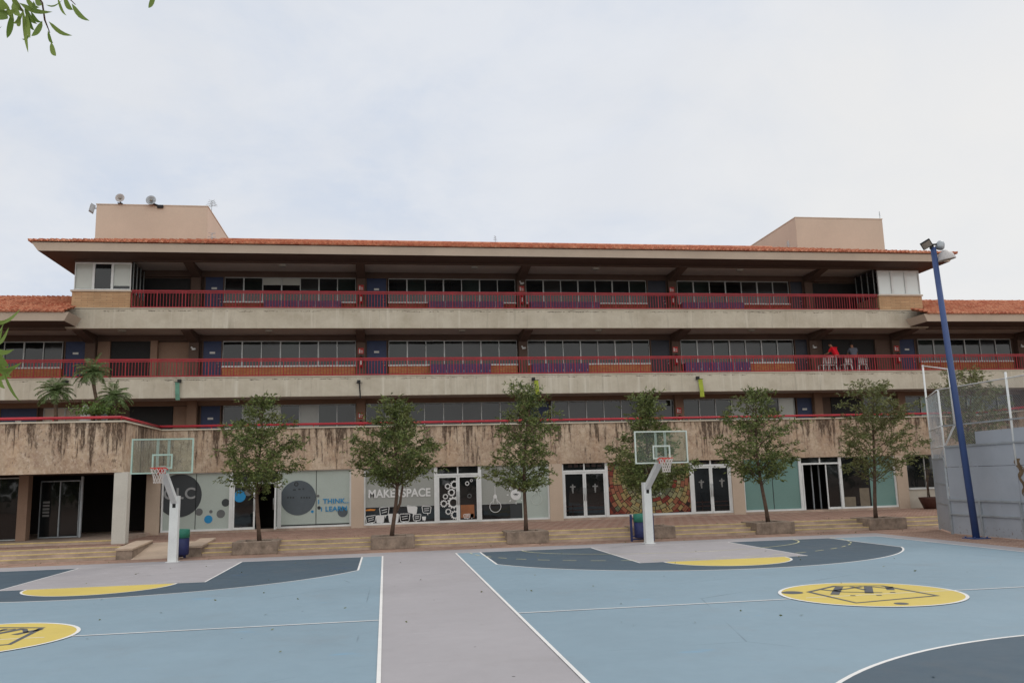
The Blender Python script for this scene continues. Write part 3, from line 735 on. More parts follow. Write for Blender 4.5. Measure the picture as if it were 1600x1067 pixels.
for px, py, r, c in ((497, 774.5, 2, 'sticker_mid'), (498.5, 793, 2.5, 'sticker_dark'), (488, 799, 2, 'sticker_blue'), (535.5, 799.5, 7.4, 'sticker_slate')): disc(px, py, r, c, w2, 'dot_sticker')
for txt, px, py, s in (('I', 496.5, 787, .27), ('THINK...', 504.5, 786.5, .29), ('I', 501, 798.5, .25), ('LEARN', 508, 798.5, .29)):
    q = at_y(px, py, D - .014); text_mesh('lettering', txt, s, M['sticker_blue'], (q.x, D - .014, q.z), w2, 'LEFT', .002, .006, 1.05, 1.05)

# shopfront two: MAKERSPACE
x681, x750 = PX(681), PX(750)
zm = PZ(625, 790.5)
w3 = shopwin(-.928, x681, [], [(-.858, x681 - .07, zm, ZS1 - .03, 'film_grey'), (-.858, x681 - .07, ZS0 + .08, zm - .02, 'glass')])
m = MB(); m.box(-.858, x681 - .07, YS - .02, YS + .01, zm - .019, zm - .001); part('blind_rail', m, M['alu'], w3)
q = at_y(575, 777.5, D - .01); q2 = at_y(672, 776, D - .01)
tx = text_mesh('lettering', 'MAKERSPACE', .50, M['sticker_white'], (q.x, D - .01, q.z + .0), w3, 'LEFT', .003, .014)
bw = max(v.co.x for v in tx.data.vertices) - min(v.co.x for v in tx.data.vertices); x00 = min(v.co.x for v in tx.data.vertices); kx = (q2.x - q.x)/bw
for v in tx.data.vertices: v.co.x = x00 + (v.co.x - x00)*kx
def bubble(px, py, w, h, solid, parent, tail=1, tilt=0, lines=2):
    c = at_y(px, py, D - .004); s = .0297; hw, hh = w*s/2, h*s/2; m = MB(); y = D - .004
    def P(u, v): return (c.x + u*hw*(1 + .12*v), y, c.z + v*hh + tilt*u*hh)
    out = [(-1, -.8), (-.8, -1), (.8, -1), (1, -.8), (1, .8), (.8, 1), (-.8, 1), (-1, .8)]
    if solid: m.prism([P(u, v) for u, v in out], (0, .003, 0))
    else:
        for a, b in zip(out, out[1:] + out[:1]): m.bar(P(*a), P(*b), .028, .004, up=(0, 1, 0))
        for k in range(lines): v = .35 - .6*k; m.bar(P(-.6, v - .1), P(.6, v + .1), .026, .004, up=(0, 1, 0))
    x = .25*tail
    m.prism([P(x - .15, -1.02), P(x + .25, -1.02), P(x + .12*tail, -1.75)], (0, .003, 0))
    part('speech_bubble_sticker', m, M['sticker_white'], parent)
for a in ((579.5, 811, 14, 10, 0, 1, .15), (594, 810.5, 12, 11, 1, 1, 0), (600.5, 798.5, 13, 12, 0, 1, .1), (615, 809, 15, 13, 1, 1, 0), (632.5, 808.5, 14, 11.5, 0, -1, 0), (644, 796, 14.5, 11.5, 1, 1, -.25), (651.5, 808, 11, 9, 0, -1, .1), (666.5, 796, 12.5, 10, 0, 1, -.1), (662.5, 809.5, 5.5, 5.5, 1, 1, 0)):
    bubble(*a[:4], a[4], w3, a[5], a[6])
m = MB(); q0, q1 = at_y(571, 798, D + .006), at_y(587, 794.5, D + .006); m.prism([(q0.x, D + .004, q0.z), (q1.x - .05, D + .004, q0.z), (q1.x, D + .004, q0.z + .06), ((q0.x + q1.x)/2, D + .004, q1.z), (q0.x, D + .004, q1.z - .03)], (0, .003, 0)); part('sticker', m, M['orange'], w3)
d1, LV = glassdoor(x681 + .002, x750, PZ(715, 742.5))
m = MB(); q0, q1 = at_y(720, 809, YS - .02), at_y(741, 788, YS - .02); m.box(q0.x, q1.x, YS - .016, YS - .0125, q0.z, q1.z); part('furniture_seen_inside', m, M['wood'], d1)
def gear(px, py, r, parent, mat='sticker_white', cl=None, inner=.58):
    c = at_y(px, py, D - .02); r *= .0297; m = MB(); n = 12; y = D - .02; N = n*4
    def pt(k, rr):
        x = c.x + rr*math.cos(2*math.pi*k/N); 
        if cl: x = min(x, cl)
        return (x, y, c.z + rr*math.sin(2*math.pi*k/N))
    for k in range(N):
        ro = r if k % 4 < 2 else r*.82
        a, b = pt(k, r*inner), pt(k + 1, r*inner); d, e = pt(k, ro), pt(k + 1, ro)
        m.prism([a, d, e, b], (0, .003, 0))
    part('gear_sticker', m, M[mat], parent)
for px, py, r in ((699.5, 759.5, 4.6), (710, 757, 6.6), (705.5, 769, 5.8), (696, 775.5, 4.2), (693.5, 786.5, 5.6), (708.5, 785, 9.4), (700.5, 799, 4.8), (711, 804, 6.8)): gear(px, py, r, d1, 'sticker_white', LV[0][1] + .03)
gear(730, 755, 3.4, d1); gear(736.5, 750.5, 2.2, d1); gear(733.5, 774.5, 3.6, d1, 'sticker_mid')
bubble(729.5, 806, 9, 6, 0, d1, 1, .1); bubble(737.5, 805.5, 5, 6, 1, d1, -1, 0)
x822 = PX(815.5); zm2 = PZ(780, 786.5)
w4 = shopwin(x750 + .002, 7.468, [], [(x750 + .07, PX(807), zm2, ZS1 - .03, 'film_grey'), (PX(807), x822, zm2, ZS1 - .03, 'film'), (x750 + .07, PX(797), ZS0 + .08, zm2, 'glass'), (PX(797), x822, ZS0 + .08, zm2, 'sticker_dark'), (x822 + .08, 7.398, ZS0 + .08, ZS1 - .03, 'film')])
m = MB(); m.box(x822, x822 + .08, YS - .05, YS + .05, ZS0 + .08, ZS1 - .03); part('mullion', m, M['film'], w4)
m = MB(); m.box(x750 + .07, PX(807), YS - .02, YS + .01, zm2 - .02, zm2); part('blind_rail', m, M['alu'], w4)
def bulb(px, py, r, mat, parent, cord=0):
    c = at_y(px, py, D - .004); r *= .0297; m = MB(); y = D - .004; N = 30
    for k in range(N):
        a0, a1 = [math.pi*.5 + .42 + (2*math.pi - .84)*j/N for j in (k, k + 1)]
        m.bar((c.x + r*math.cos(a0), y, c.z + r*math.sin(a0)), (c.x + r*math.cos(a1), y, c.z + r*math.sin(a1)), .026, .004, up=(0, 1, 0))
    for sx in (-1, 1):
        m.bar((c.x + sx*r*.42, y, c.z + r*.9), (c.x + sx*r*.26, y, c.z + r*1.5), .026, .004, up=(0, 1, 0))
        m.bar((c.x + sx*r*.15, y, c.z + r*1.4), (c.x + sx*r*.42, y, c.z + r*.45), .02, .004, up=(0, 1, 0))
    m.box(c.x - r*.32, c.x + r*.32, y - .002, y + .002, c.z + r*1.4, c.z + r*1.85)
    m.prism([(c.x - r*.3, y, c.z + r*1.86), (c.x + r*.3, y, c.z + r*1.86), (c.x + r*.1, y, c.z + r*2.15), (c.x - r*.1, y, c.z + r*2.15)], (0, .003, 0))
    m.bar((c.x, y, c.z + r*2.15), (c.x, y, c.z + r*(2.2 + cord)), .02, .004, up=(0, 1, 0))
    part('bulb_sticker', m, M[mat], parent)
bulb(774, 791, 8.6, 'sticker_white', w4, 1.6); bulb(838.5, 779, 8.4, 'sticker_pale', w4)
disc(806, 772.5, 8.2, 'sticker_white', w4, 'clock_sticker')
m = MB(); c = at_y(806, 771, D - .01)
for a in range(-2, 3): m.bar((c.x, D - .01, c.z), (c.x + .14*math.sin(a*.55), D - .01, c.z - .14*math.cos(a*.55) + .04), .02, .004, up=(0, 1, 0))
part('sticker', m, M['sticker_dark'], w4)
m = MB(); c = at_y(806, 772.5, D - .004)
for a in range(1, 8):
    u = a*math.pi/4 + math.pi/2; r0, r1 = .34, .42; m.bar((c.x + r0*math.cos(u), D - .004, c.z + r0*math.sin(u)), (c.x + r1*math.cos(u), D - .004, c.z + r1*math.sin(u)), .045, .004, up=(0, 1, 0))
part('sticker', m, M['sticker_white'], w4)

# shopfront three: doors with crosses and the mosaic panel between
def cross(px, py, parent):
    c = at_y(px, py, D - .02); m = MB(); y = D - .02
    m.box(c.x - .03, c.x + .03, y, y + .004, c.z - .24, c.z + .16); m.box(c.x - .13, c.x - .031, y, y + .004, c.z + .02, c.z + .08); m.box(c.x + .031, c.x + .13, y, y + .004, c.z + .02, c.z + .08)
    m.box(c.x - .05, c.x - .031, y, y + .004, c.z - .14, c.z + .019); m.box(c.x + .031, c.x + .045, y, y + .004, c.z - .06, c.z + .019)
    part('cross_sticker', m, M['cross'], parent)
x949, x1081 = PX(949), PX(1081)
d2, L2 = glassdoor(8.082, x949, PZ(915, 737)); cross(895, 762, d2); cross(930, 761, d2)
d3, L3 = glassdoor(x1081, 16.298, PZ(1113, 728)); cross(1096, 754.5, d3); cross(1128, 752.5, d3)
for dd, (a, b) in ((d2, (8.25, x949 - .2)), (d3, (x1081 + .2, 16.1))):
    m = MB()
    for z in (1.0, .82): m.bar((a, YS - .011, z), (b, YS - .011, z + .02), .05, .003, up=(0, 1, 0))
    m.bar((a + .3, YS - .011, .6), (a + .3, YS - .011, 1.1), .03, .003, up=(0, 1, 0)); part('bench_seen_inside', m, M['mosaic8'], dd)
    m = MB(); zh = PZ(915, 735) + .1
    for k in range(7): xx = a + .15 + k*.28; m.box(xx, xx + .2, YS - .008, YS - .003, zh + .06, zh + .06 + rnd.uniform(.08, .2))
    part('transom_picture', m, M['mosaic8'], dd)
mw = frame_part([(x949 + .002, x949 + .06, ZS0, ZS1), (x1081 - .06, x1081 - .002, ZS0, ZS1), (x949 + .06, x1081 - .06, ZS0, ZS0 + .09)], None, 'shop_window')
m = MB(); ma, mb_ = x949 + .06, x1081 - .06; c = at_y(1017, 748, YS); r_ = random.Random(11)
m.face([(ma, YS, ZS0 + .09), (mb_, YS, ZS0 + .09), (mb_, YS, ZS1), (ma, YS, ZS1)], 8)
def clipx(p): return (min(max(p[0], ma + .005), mb_ - .005), p[1], min(max(p[2], ZS0 + .1), ZS1 - .005))
ring = .16
while ring < 2.75:
    dr = r_.uniform(.13, .26); a = r_.uniform(0, .4); end = a + 2*math.pi
    while a < end:
        da = r_.uniform(.12, .42)/max(ring, .35)
        u = ring/2.05 + r_.uniform(-.16, .16)
        ci = 7 if u < .22 else (6 if u < .36 else (5 if u < .52 else (4 if u < .66 else (3 if u < .82 else (2 if u < .95 else (1 if u < 1.15 else 0))))))
        if r_.random() < .14: ci = r_.choice((2, 3, 7, 1))
        if not (u > 1.05 and r_.random() < .35):
            g = .018/ring; i0 = ring + .012; i1 = ring + dr - .012
            mid = ring + dr*r_.uniform(.35, .65) if dr > .2 and r_.random() < .4 else None
            for q0, q1 in (((i0, mid - .01), (mid + .01, i1)) if mid else ((i0, i1),)):
                y = YS - r_.uniform(.004, .012)
                pts = [(c.x + q0*math.cos(a + g), y, c.z + q0*math.sin(a + g)), (c.x + q1*math.cos(a + g), y, c.z + q1*math.sin(a + g)), (c.x + q1*math.cos(a + da - g), y, c.z + q1*math.sin(a + da - g)), (c.x + q0*math.cos(a + da - g), y, c.z + q0*math.sin(a + da - g))]
                m.face([clipx(p) for p in pts], ci)
        a += da
    ring += dr
part('mosaic_panel', m, [M['mosaic%d' % i] for i in range(9)], mw)

# shopfront four: teal film, open doors, dark room
x1253, x1318, x1362 = PX(1253), PX(1316), PX(1362)
shopwin(16.882, x1253, [PX(1209)], [(16.95, x1253 - .07, ZS0 + .08, ZS1 - .03, 'film_teal')])
o4 = frame_part([(x1253 + .002, x1253 + .07, ZS0, ZS1), (x1253 + .09, x1253 + .15, ZS0, 2.62), (x1318 - .07, x1318, ZS0, ZS1), (x1253 + .07, x1318 - .07, 2.62, 2.7), ((x1253 + x1318)/2 - .03, (x1253 + x1318)/2 + .03, 2.7, ZS1)], None, 'door_frame')
pane_part(x1253 + .07, x1318 - .07, 2.7, ZS1, 'glass', o4)
for xx, yy in ((x1253 + .85, YS + .5), (x1253 + 1.2, YS + .45)):
    m = MB(); m.box(xx, xx + .05, yy, yy + .06, ZS0, 2.6); part('door_leaf', m, M['galv'], o4)
m = MB(); m.box(x1318 - .75, x1318 - .7, YS - .03, YS + .02, ZS0, 2.6); m.box(x1318 - .7, x1318 - .08, YS - .03, YS + .02, ZS0, ZS0 + .1); part('door_leaf', m, M['white'], o4)
pane_part(x1318 - .7, x1318 - .08, ZS0 + .1, 2.6, 'glass', o4, YS + .01)
w5 = shopwin(x1318 + .002, 24.788, [], [(x1318 + .07, x1362, ZS0 + .08, ZS1 - .03, 'glass'), (x1362, 24.72, ZS0 + .08, ZS1 - .03, 'film_teal')])
m = MB(); m.box(x1318 + .12, x1318 + .7, YS - .008, YS - .003, ZS0 + .1, ZS0 + .55); m.box(x1362 - .6, x1362 - .1, YS - .008, YS - .003, ZS0 + .1, ZS0 + .95); part('cabinet_seen_inside', m, M['cardboard'], w5)
# side windows beyond the last pier
wallseg(25.36, 29.4, ZP, 1.32, M['ivory'], YF + .2)
window(25.5, 29.4, 1.33, 2.95, 4, YF + .3, {i: 'glass' for i in range(4)}, fr='alu', sill=True)
# ================================================================== GROUND, COURTS, STEPS
def flat(name, polys, mat, z, kind='structure'):
    m = MB()
    z = z*.42 if z > 0 else z
    for p in polys: m.face([(x, y, z) for x, y in p])
    o = m.build(name, M[mat] if isinstance(mat, str) else mat); return tag(o, kind=kind)
def rect(x0, x1, y0, y1): return [(x0, y0), (x1, y0), (x1, y1), (x0, y1)]
flat('ground', [rect(-700, 700, -600, 800)], 'ground', -.03)
flat('pavement', [rect(-60, 60, -40, 31.2)], 'paving_low', 0.0)
flat('court_surface', [rect(-16.2, 17.75, -6, 29.35)], 'court_grey', .004)
YB, YC, YN = 27.9, 15.0, 2.95
def ribbon(pts, w, closed=False):
    out = []; n = len(pts); L = []; Rr = []
    for i, p in enumerate(pts):
        a = pts[(i - 1) % n] if (closed or i > 0) else pts[i]; b = pts[(i + 1) % n] if (closed or i < n - 1) else pts[i]
        t = Vector((b[0] - a[0], b[1] - a[1])); t.normalize(); nn = Vector((-t.y, t.x))*w/2
        L.append((p[0] + nn.x, p[1] + nn.y)); Rr.append((p[0] - nn.x, p[1] - nn.y))
    for i in range(n if closed else n - 1):
        j = (i + 1) % n; out.append([Rr[i], Rr[j], L[j], L[i]])
    return out
def arc(cx, cy, r, a0, a1, n=40): return [(cx + r*math.cos(R(a0 + (a1 - a0)*i/n)), cy + r*math.sin(R(a0 + (a1 - a0)*i/n))) for i in range(n + 1)]
def court_half(x0, x1, kx, far=True, hw=6.06, r3=6.75):
    s = 1 if far else -1; yb = YB if far else YN
    cy = yb - s*1.2
    al = math.degrees(math.acos(hw/r3))
    a3 = arc(kx, cy, r3, 180 + al, 360 - al, 48) if far else arc(kx, cy, r3, 180 - al, al, 48)
    area = [(kx - hw, yb)] + a3 + [(kx + hw, yb)]
    flat('three_point_area', [area if far else area[::-1]], 'court_navy', .012)
    flat('court_line', ribbon(area, .055), 'court_white', .016)
    yf = yb - s*5.5
    flat('court_key', [rect(kx - 2.38, kx + 2.38, min(yf, yb), max(yf, yb))], 'key_grey', .020)
    ft = arc(kx, yf, 1.72, 180, 360, 28) if far else arc(kx, yf, 1.72, 180, 0, 28)
    flat('free_throw_half_circle', [ft if far else ft[::-1]], 'court_yellow', .018)
    flat('court_line', ribbon(ft, .05) + ribbon([(kx - 2.38, yb), (kx - 2.38, yf), (kx + 2.38, yf), (kx + 2.38, yb)], .05), 'court_white', .024)
for x0, x1, kx in ((-14.75, -.08, -6.78), (2.25, 16.92, 9.1)):
    flat('court_field', [rect(x0, x1, YN, YB)], 'court_blue', .008)
    court_half(x0, x1, kx, True); court_half(x0, x1, kx + (.42 if kx > 0 else 0), False)
    flat('court_line', ribbon([(x0, YN), (x1, YN), (x1, YB), (x0, YB)], .06, True) + ribbon([(x0 + .03, YC), (x1 - .03, YC)], .05), 'court_white', .028)
    cc = arc(kx + (-.17 if kx > 0 else .18), YC + .12, 1.61, 0, 360, 56)[:-1]
    flat('centre_circle', [cc], 'court_yellow', .032); flat('court_line', ribbon(cc, .06, True) + ribbon([(kx - 1.5, YC), (kx + 1.4, YC)], .035), 'court_white', .036)
# worn lines of a second game on the right-hand court
kx = 9.1
e6 = [(kx + 4.7*math.cos(R(a)), YB + 3.0*math.sin(R(a))) for a in range(180, 361, 5)]
flat('court_line', ribbon(e6, .05), 'line_faded', .0265)
dash = []
for a in range(182, 359, 8): dash += ribbon([(kx - .1 + 6.3*math.cos(R(b)), YB + 5.1*math.sin(R(b))) for b in (a, a + 2, a + 4)], .05)
flat('court_line', dash, 'line_faded', .0266)
# painted emblem in both centre circles
LOGO = [(1265, 922.0), (1305, 913.0), (1377, 912.5), (1462, 927.5), (1338, 938.5)]
base = at_z(1360, 924.5)
def emblem(cx, cy):
    G = lambda px, py: (lambda p: (cx + p.x - base.x, cy + p.y - base.y))(at_z(px, py))
    q = ribbon([G(*p) for p in LOGO], .10, True)
    q += ribbon([G(1285, 918.5), G(1318, 922)], .09) + ribbon([G(1318, 922), G(1378, 923)], .07)
    for a, b, w in (((1312, 914), (1305, 926), .28), ((1356, 913.5), (1358, 924), .28), ((1388, 914), (1391, 919), .26)): q += ribbon([G(*a), G(*b)], w*.55)
    q += ribbon([G(1300, 920.5), G(1347, 914)], .08) + ribbon([G(1362, 914), G(1392, 917)], .08) + ribbon([G(1330, 914), G(1352, 919)], .08)
    for px, py in ((1333, 927.5), (1373, 927), (1394, 922.5)): q += ribbon([G(px - 4, py), G(px + 4, py)], .09)
    for px, py, r in ((1240, 923, .2), (1407, 939.5, .12)): c = G(px, py); q.append(arc(c[0], c[1], r, 0, 360, 20)[:-1])
    flat('court_emblem', q, 'court_logo', .040)
emblem(8.93, YC + .1); emblem(-6.6, YC + .1)

# --- steps and plaza
YS0, TR = 30.9, .42
def steps(x0, x1):
    m = MB()
    for k in range(3):
        y0 = YS0 + TR*k; z0, z1 = .125*k, .125*(k + 1)
        m.box(x0, x1, y0, YS0 + TR*(k + 1) if k < 2 else YS0 + TR*2 + .34, -.02, z1, 0)
        m.box(x0, x1, y0 - .006, y0 + .05, z1 - .028, z1 + .004, 1)
    structure('steps', m, [M['step'], M['yellow_edge']])
steps(-30, -8.72); steps(-6.28, 30)
y2 = YS0 + TR*2 + .34
m = MB(); m.box(-8.72, -6.28, 33.4, y2 + 9, .1, .3749); m.box(-40, -9.3, y2, 42, .0, .376); m.box(-6.28, 40, y2, 42, .0, .376); m.box(-9.2999, -6.2801, 33.4, 42, .0, .3761); structure('plaza', m, M['paving'])
m = MB(); m.box(-30, -9.9, 33.85, 41, .3762, .5, 0); m.box(-30, -9.9, 33.84, 33.9, .462, .504, 1); structure('steps', m, [M['step'], M['yellow_edge']])
m = MB(); m.prism([(-8.42, YS0 - .3, .003), (-8.42, 33.399, .376), (-8.42, 33.399, -.01), (-8.42, YS0 - .3, -.01)], (1.72, 0, 0)); structure('ramp', m, M['ramp'])
for x0, x1, lab in ((-8.94, -8.42, 'low sloping stone side wall to the left of the pale ramp'), (-6.7, -6.2, 'low sloping stone side wall to the right of the pale ramp, by the striped steps')):
    m = MB(); m.prism([(x0, YS0 - .15, .0), (x0, YS0 - .15, .30), (x0, 33.2, .42), (x0, 33.2, 0)], (x1 - x0, 0, 0))
    o = m.build('ramp_wall', M['planter'], None); c_ = MB(); tag(o, lab, 'low wall', 'side walls of the ramp')
    c_.prism([(x0 - .03, YS0 - .18, .301), (x0 - .03, YS0 - .18, .36), (x0 - .03, 33.2, .48), (x0 - .03, 33.2, .421)], (x1 - x0 + .06, 0, 0)); c_.build('coping', M['ramp'], o)

# ================================================================== TREES IN PLANTERS
def leaf_quad(m, p, d, L, w, r, mi=0):
    d = d.normalized(); s = d.cross(Vector((r.uniform(-1, 1), r.uniform(-1, 1), r.uniform(-1, 1))))
    if s.length < 1e-3: return
    s = s.normalized()*w/2
    m.face([p, p + d*L*.45 + s, p + d*L, p + d*L*.45 - s], mi)
def make_tree(name, label, base, prof, Y, seed, nleaf=7000, mat='leaf', group=None, fork=None, tilt=0.0):
    """prof: rows (py, px_left, px_right) of the crown outline, turned into metres at distance Y"""
    r = random.Random(seed); rows = []
    for py, a, b in prof:
        p, q = at_y(a, py, Y), at_y(b, py, Y); w_ = (q.x - p.x)/2; k_ = max(w_ - .19, w_*.6); xm_ = (p.x + q.x)/2; rows.append((p.z + (.10 if py > 700 else -.04), xm_ - k_, xm_ + k_))
    rows.sort(); ztop = rows[-1][0]; zlow = rows[0][0]
    def ext(z):
        for (z0, a0, b0), (z1, a1, b1) in zip(rows[:-1], rows[1:]):
            if z0 <= z <= z1: t = (z - z0)/(z1 - z0 + 1e-9); return a0 + (a1 - a0)*t, b0 + (b1 - b0)*t
        return rows[-1][1:]
    t = thing(name, label, 'tree', base, 0, group); bx, by, bz = base
    tk = MB(); pts = []; n = 12; xm = sum(ext(zlow + (ztop - zlow)*.6))/2
    for i in range(n + 1):
        f = i/n; z = bz + (ztop - .15 - bz)*f
        x = bx + (xm - bx)*f**1.5 + .05*math.sin(f*7 + seed) + tilt*math.sin(f*3.1); y = by + .05*math.sin(f*6 + seed*2)
        pts.append(Vector((x, y, z)))
    rad = [.068*(1 - i/n)**.8 + .01 for i in range(n + 1)]; rad[0] = .09
    tk.tube(pts, rad, 9)
    if fork:
        z0 = fork; i0 = min(range(n + 1), key=lambda i: abs(pts[i].z - z0)); p0 = pts[i0]
        tk.tube([p0, p0 + Vector((.2, .05, .4)), p0 + Vector((.3, .1, 1.0)), p0 + Vector((.25, .1, 1.9))], [.055, .05, .04, .015], 8)
    def trunk_at(z):
        f = min(max((z - bz)/(ztop - .15 - bz), 0), 1)*n; i = min(int(f), n - 1); return pts[i].lerp(pts[i + 1], f - i)
    lf = MB(); pads = []; nb = int(r.uniform(30, 36)); az = r.uniform(0, 6)
    for k in range(nb):
        z = zlow + (ztop - zlow)*((k + r.uniform(-.3, .3))/(nb - 1)); z = min(max(z, zlow), ztop); a, b = ext(z); az += 2.399 + r.uniform(-.5, .5)
        reach = (b - bx if math.cos(az) > 0 else bx - a)*abs(math.cos(az)) + min(b - a, 3.0)/2*.85*abs(math.sin(az))
        reach = max(.12, reach)*r.uniform(.72, 1.04)
        tip = Vector((bx + math.cos(az)*reach, by + math.sin(az)*reach, z)); f0 = max(bz + 1.45, z - .25 - reach*r.uniform(.25, .5)); src = trunk_at(f0)
        mid = src.lerp(tip, .55) + Vector((0, 0, r.uniform(.04, .16)))
        tk.tube([src, mid, tip], [.019, .012, .004], 5, cap=False)
        n_ = 2 + int(reach/.36)
        for q in range(n_):
            u = (q + .75)/n_; p = src.lerp(mid, u*2) if u < .5 else mid.lerp(tip, u*2 - 1)
            if (p - Vector((bx, by, p.z))).length < reach*.22 and r.random() < .6: continue
            sp = .10 + .10*math.sin(math.pi*min(1, u*.9)); pads.append((p + Vector((r.gauss(0, .09), r.gauss(0, .09), r.gauss(.0, .05))), sp*r.uniform(.8, 1.5), r.uniform(.5, 1.5)))
            if r.random() < .8:
                o = Vector((-math.sin(az), math.cos(az), 0))*r.choice((-1, 1))*r.uniform(.15, .34)*(1.2 - u*.5); e = p + o + Vector((0, 0, r.uniform(-.04, .1)))
                tk.tube([p, e], [.007, .003], 4, cap=False); pads.append((e, sp*r.uniform(.7, 1.2), r.uniform(.5, 1.3)))
    for z in (ztop, ztop - .18, ztop - .4): pads.append((trunk_at(z - .1) + Vector((r.gauss(0, .04), r.gauss(0, .04), .1)), .09, .7))
    tk.build('trunk', M['bark'], t, world=True)
    tot = sum(w for _, _, w in pads)
    for c, sg, w in pads:
        for k in range(max(1, int(nleaf*w/tot/8))):
            o = c + Vector((r.gauss(0, sg), r.gauss(0, sg), r.gauss(0, sg*.42)))
            out = (o - Vector((bx, by, o.z - .3))).normalized(); d = (out + Vector((r.gauss(0, .6), r.gauss(0, .6), r.gauss(0, .4)))).normalized()
            for j in range(8):
                p = o + d*(j*.026); q = d*.7 + Vector((r.gauss(0, .65), r.gauss(0, .65), r.gauss(-.25, .45)))
                leaf_quad(lf, p, q, r.uniform(.10, .17), r.uniform(.032, .052), r)
    lf.build('crown', M[mat], t, world=True); return t
P_ = {
 'a': ((404, 838), -4.52, [(622, 397, 409), (645, 372, 436), (665, 345, 462), (690, 352, 474), (715, 346, 481), (738, 336, 479), (752, 342, 470), (768, 352, 372)]),
 'b': ((614, 838), .28, [(628, 614, 632), (650, 590, 642), (675, 558, 676), (700, 552, 692), (722, 553, 694), (738, 560, 676), (750, 588, 650)]),
 'c': ((820, 831), 5.15, [(603, 822, 832), (628, 800, 850), (655, 785, 866), (680, 776, 868), (705, 774, 858), (728, 764, 862), (748, 756, 876), (766, 770, 842)]),
 'd': ((1015, 829), 9.95, [(618, 1004, 1018), (650, 1000, 1030), (680, 976, 1050), (705, 960, 1066), (732, 956, 1084), (756, 962, 1072), (774, 990, 1044)]),
 'e': ((1198, 812), 14.75, [(609, 1178, 1196), (632, 1142, 1214), (655, 1136, 1228), (682, 1126, 1244), (705, 1114, 1252), (727, 1136, 1240), (745, 1160, 1218)]),
 'f': ((1370, 803), 19.4, [(598, 1338, 1392), (622, 1328, 1430), (645, 1336, 1412), (668, 1322, 1420), (692, 1312, 1442), (712, 1318, 1430), (735, 1338, 1412)]),
}
LAB = {'a': ('bushy young tree in a planter before the open door beside the round logo panel', 'weathered concrete planter below the open shop door beside the round logo panel'),
 'b': ('dense forked young tree growing in front of the MAKERSPACE lettering', 'dark stained concrete planter below the MAKERSPACE lettering'),
 'c': ('tall slim tree with tiered branches before the light bulb stickers', 'concrete planter below the light bulb stickers'),
 'd': ('round crowned tree behind the glass backboard, hiding the mosaic panel', 'concrete planter half hidden behind the white hoop post below the mosaic panel'),
 'e': ('wide young tree before the teal glass, left of the dark open doorway', 'concrete planter below the left teal shop window'),
 'f': ('loose topped tree rising over the red pipe rail near the grey metal wall', 'concrete planter nearest the grey metal wall')}
for i, k in enumerate('abcdef'):
    (tpx, tpy), x, prof = P_[k]; yt = 31.55
    x = X_(tpx, tpy, yt)
    make_tree('young_tree', LAB[k][0], (x, yt, .36), prof, yt, 21 + i*3, 13800 if k in 'bd' else 10800, 'leaf' if k != 'f' else 'leaf_dry', 'young trees in the planters along the steps', fork=1.25 if k == 'b' else None, tilt=(-.06, .1, .03, .0, -.12, -.1)[i])
    pl = MB(); x0, x1, y0, y1, z1 = x - .78, x + .76, YS0 - .12, YS0 + 1.32, .43
    w = .3
    pl.box(x0, x1, y0, y0 + w, 0, z1); pl.box(x0, x1, y1 - w, y1, 0, z1); pl.box(x0, x0 + w, y0 + w, y1 - w, 0, z1); pl.box(x1 - w, x1, y0 + w, y1 - w, 0, z1)
    t = tag(pl.build('planter', M['planter'], None, bevel=.02), LAB[k][1], 'planter', 'concrete tree planters along the steps')
    s = MB(); s.box(x0 + w, x1 - w, y0 + w, y1 - w, .1, .38); s.build('soil', M['soil'], t)
make_tree('young_tree', 'yellowish green tree seen through the chain link fence behind the grey wall', (24.7, 33.6, .0), [(576, 1496, 1540), (595, 1484, 1562), (620, 1478, 1572), (645, 1486, 1566), (668, 1494, 1556), (690, 1500, 1545)], 33.6, 77, 9000, 'leaf_dry', None)

# ================================================================== PALMS AND PLANTS ON THE LEFT TERRACE
def palm(base, crown, n, size, label, seed, group='palms on the left terrace'):
    r = random.Random(seed); t = thing('palm_tree', label, 'palm', base, 0, group); b, c = Vector(base), Vector(crown)
    tk = MB(); tk.tube([b, b.lerp(c, .35) + Vector(((c.x - b.x)*-.1, 0, 0)), b.lerp(c, .7), c], [.09, .075, .065, .09], 9); tk.build('trunk', M['palm_bark'], t, world=True)
    f = MB()
    for k in range(n):
        az = k*2.39996 + r.uniform(-.2, .2); el = R(78 - 95*(k/n)**.9 + r.uniform(-8, 8)); L = size*r.uniform(.85, 1.1); pts = []
        p = c + Vector((0, 0, .05)); d = Vector((math.cos(az)*math.cos(el), math.sin(az)*math.cos(el), math.sin(el))); st = 16
        for i in range(st + 1):
            pts.append(p.copy()); p += d*L/st; d = (d + Vector((0, 0, -.085 - .05*i/st))).normalized()
        f.tube(pts, [.012*(1 - i/st) + .003 for i in range(st + 1)], 4, cap=False)
        for i in range(2, st + 1):
            t_ = (pts[i] - pts[i - 1]).normalized(); s_ = t_.cross(Vector((0, 0, 1))); s_ = s_.normalized() if s_.length > .01 else Vector((1, 0, 0))
            ll = size*.32*math.sin(math.pi*min(1, (i + 1.5)/(st + 3)))**.7
            for sg in (-1, 1):
                for h in (0, .5):
                    q = pts[i - 1].lerp(pts[i], h)
                    dd = t_*.75 + s_*sg + Vector((0, 0, -.25 + r.uniform(-.2, .2))); leaf_quad(f, q, dd, ll*r.uniform(.85, 1.1), .022, r)
    f.build('crown', M['leaf_palm'], t, world=True); return t
palm(at_y(87, 668, 36.0), at_y(87, 614, 36.0), 32, .84, 'short palm with dry lower fronds, leftmost of the three palms on the terrace', 3)
palm(at_y(156, 668, 36.2), at_y(144, 584, 36.2), 32, .84, 'tallest palm on the terrace, its leaning trunk rising past the red railing', 5)
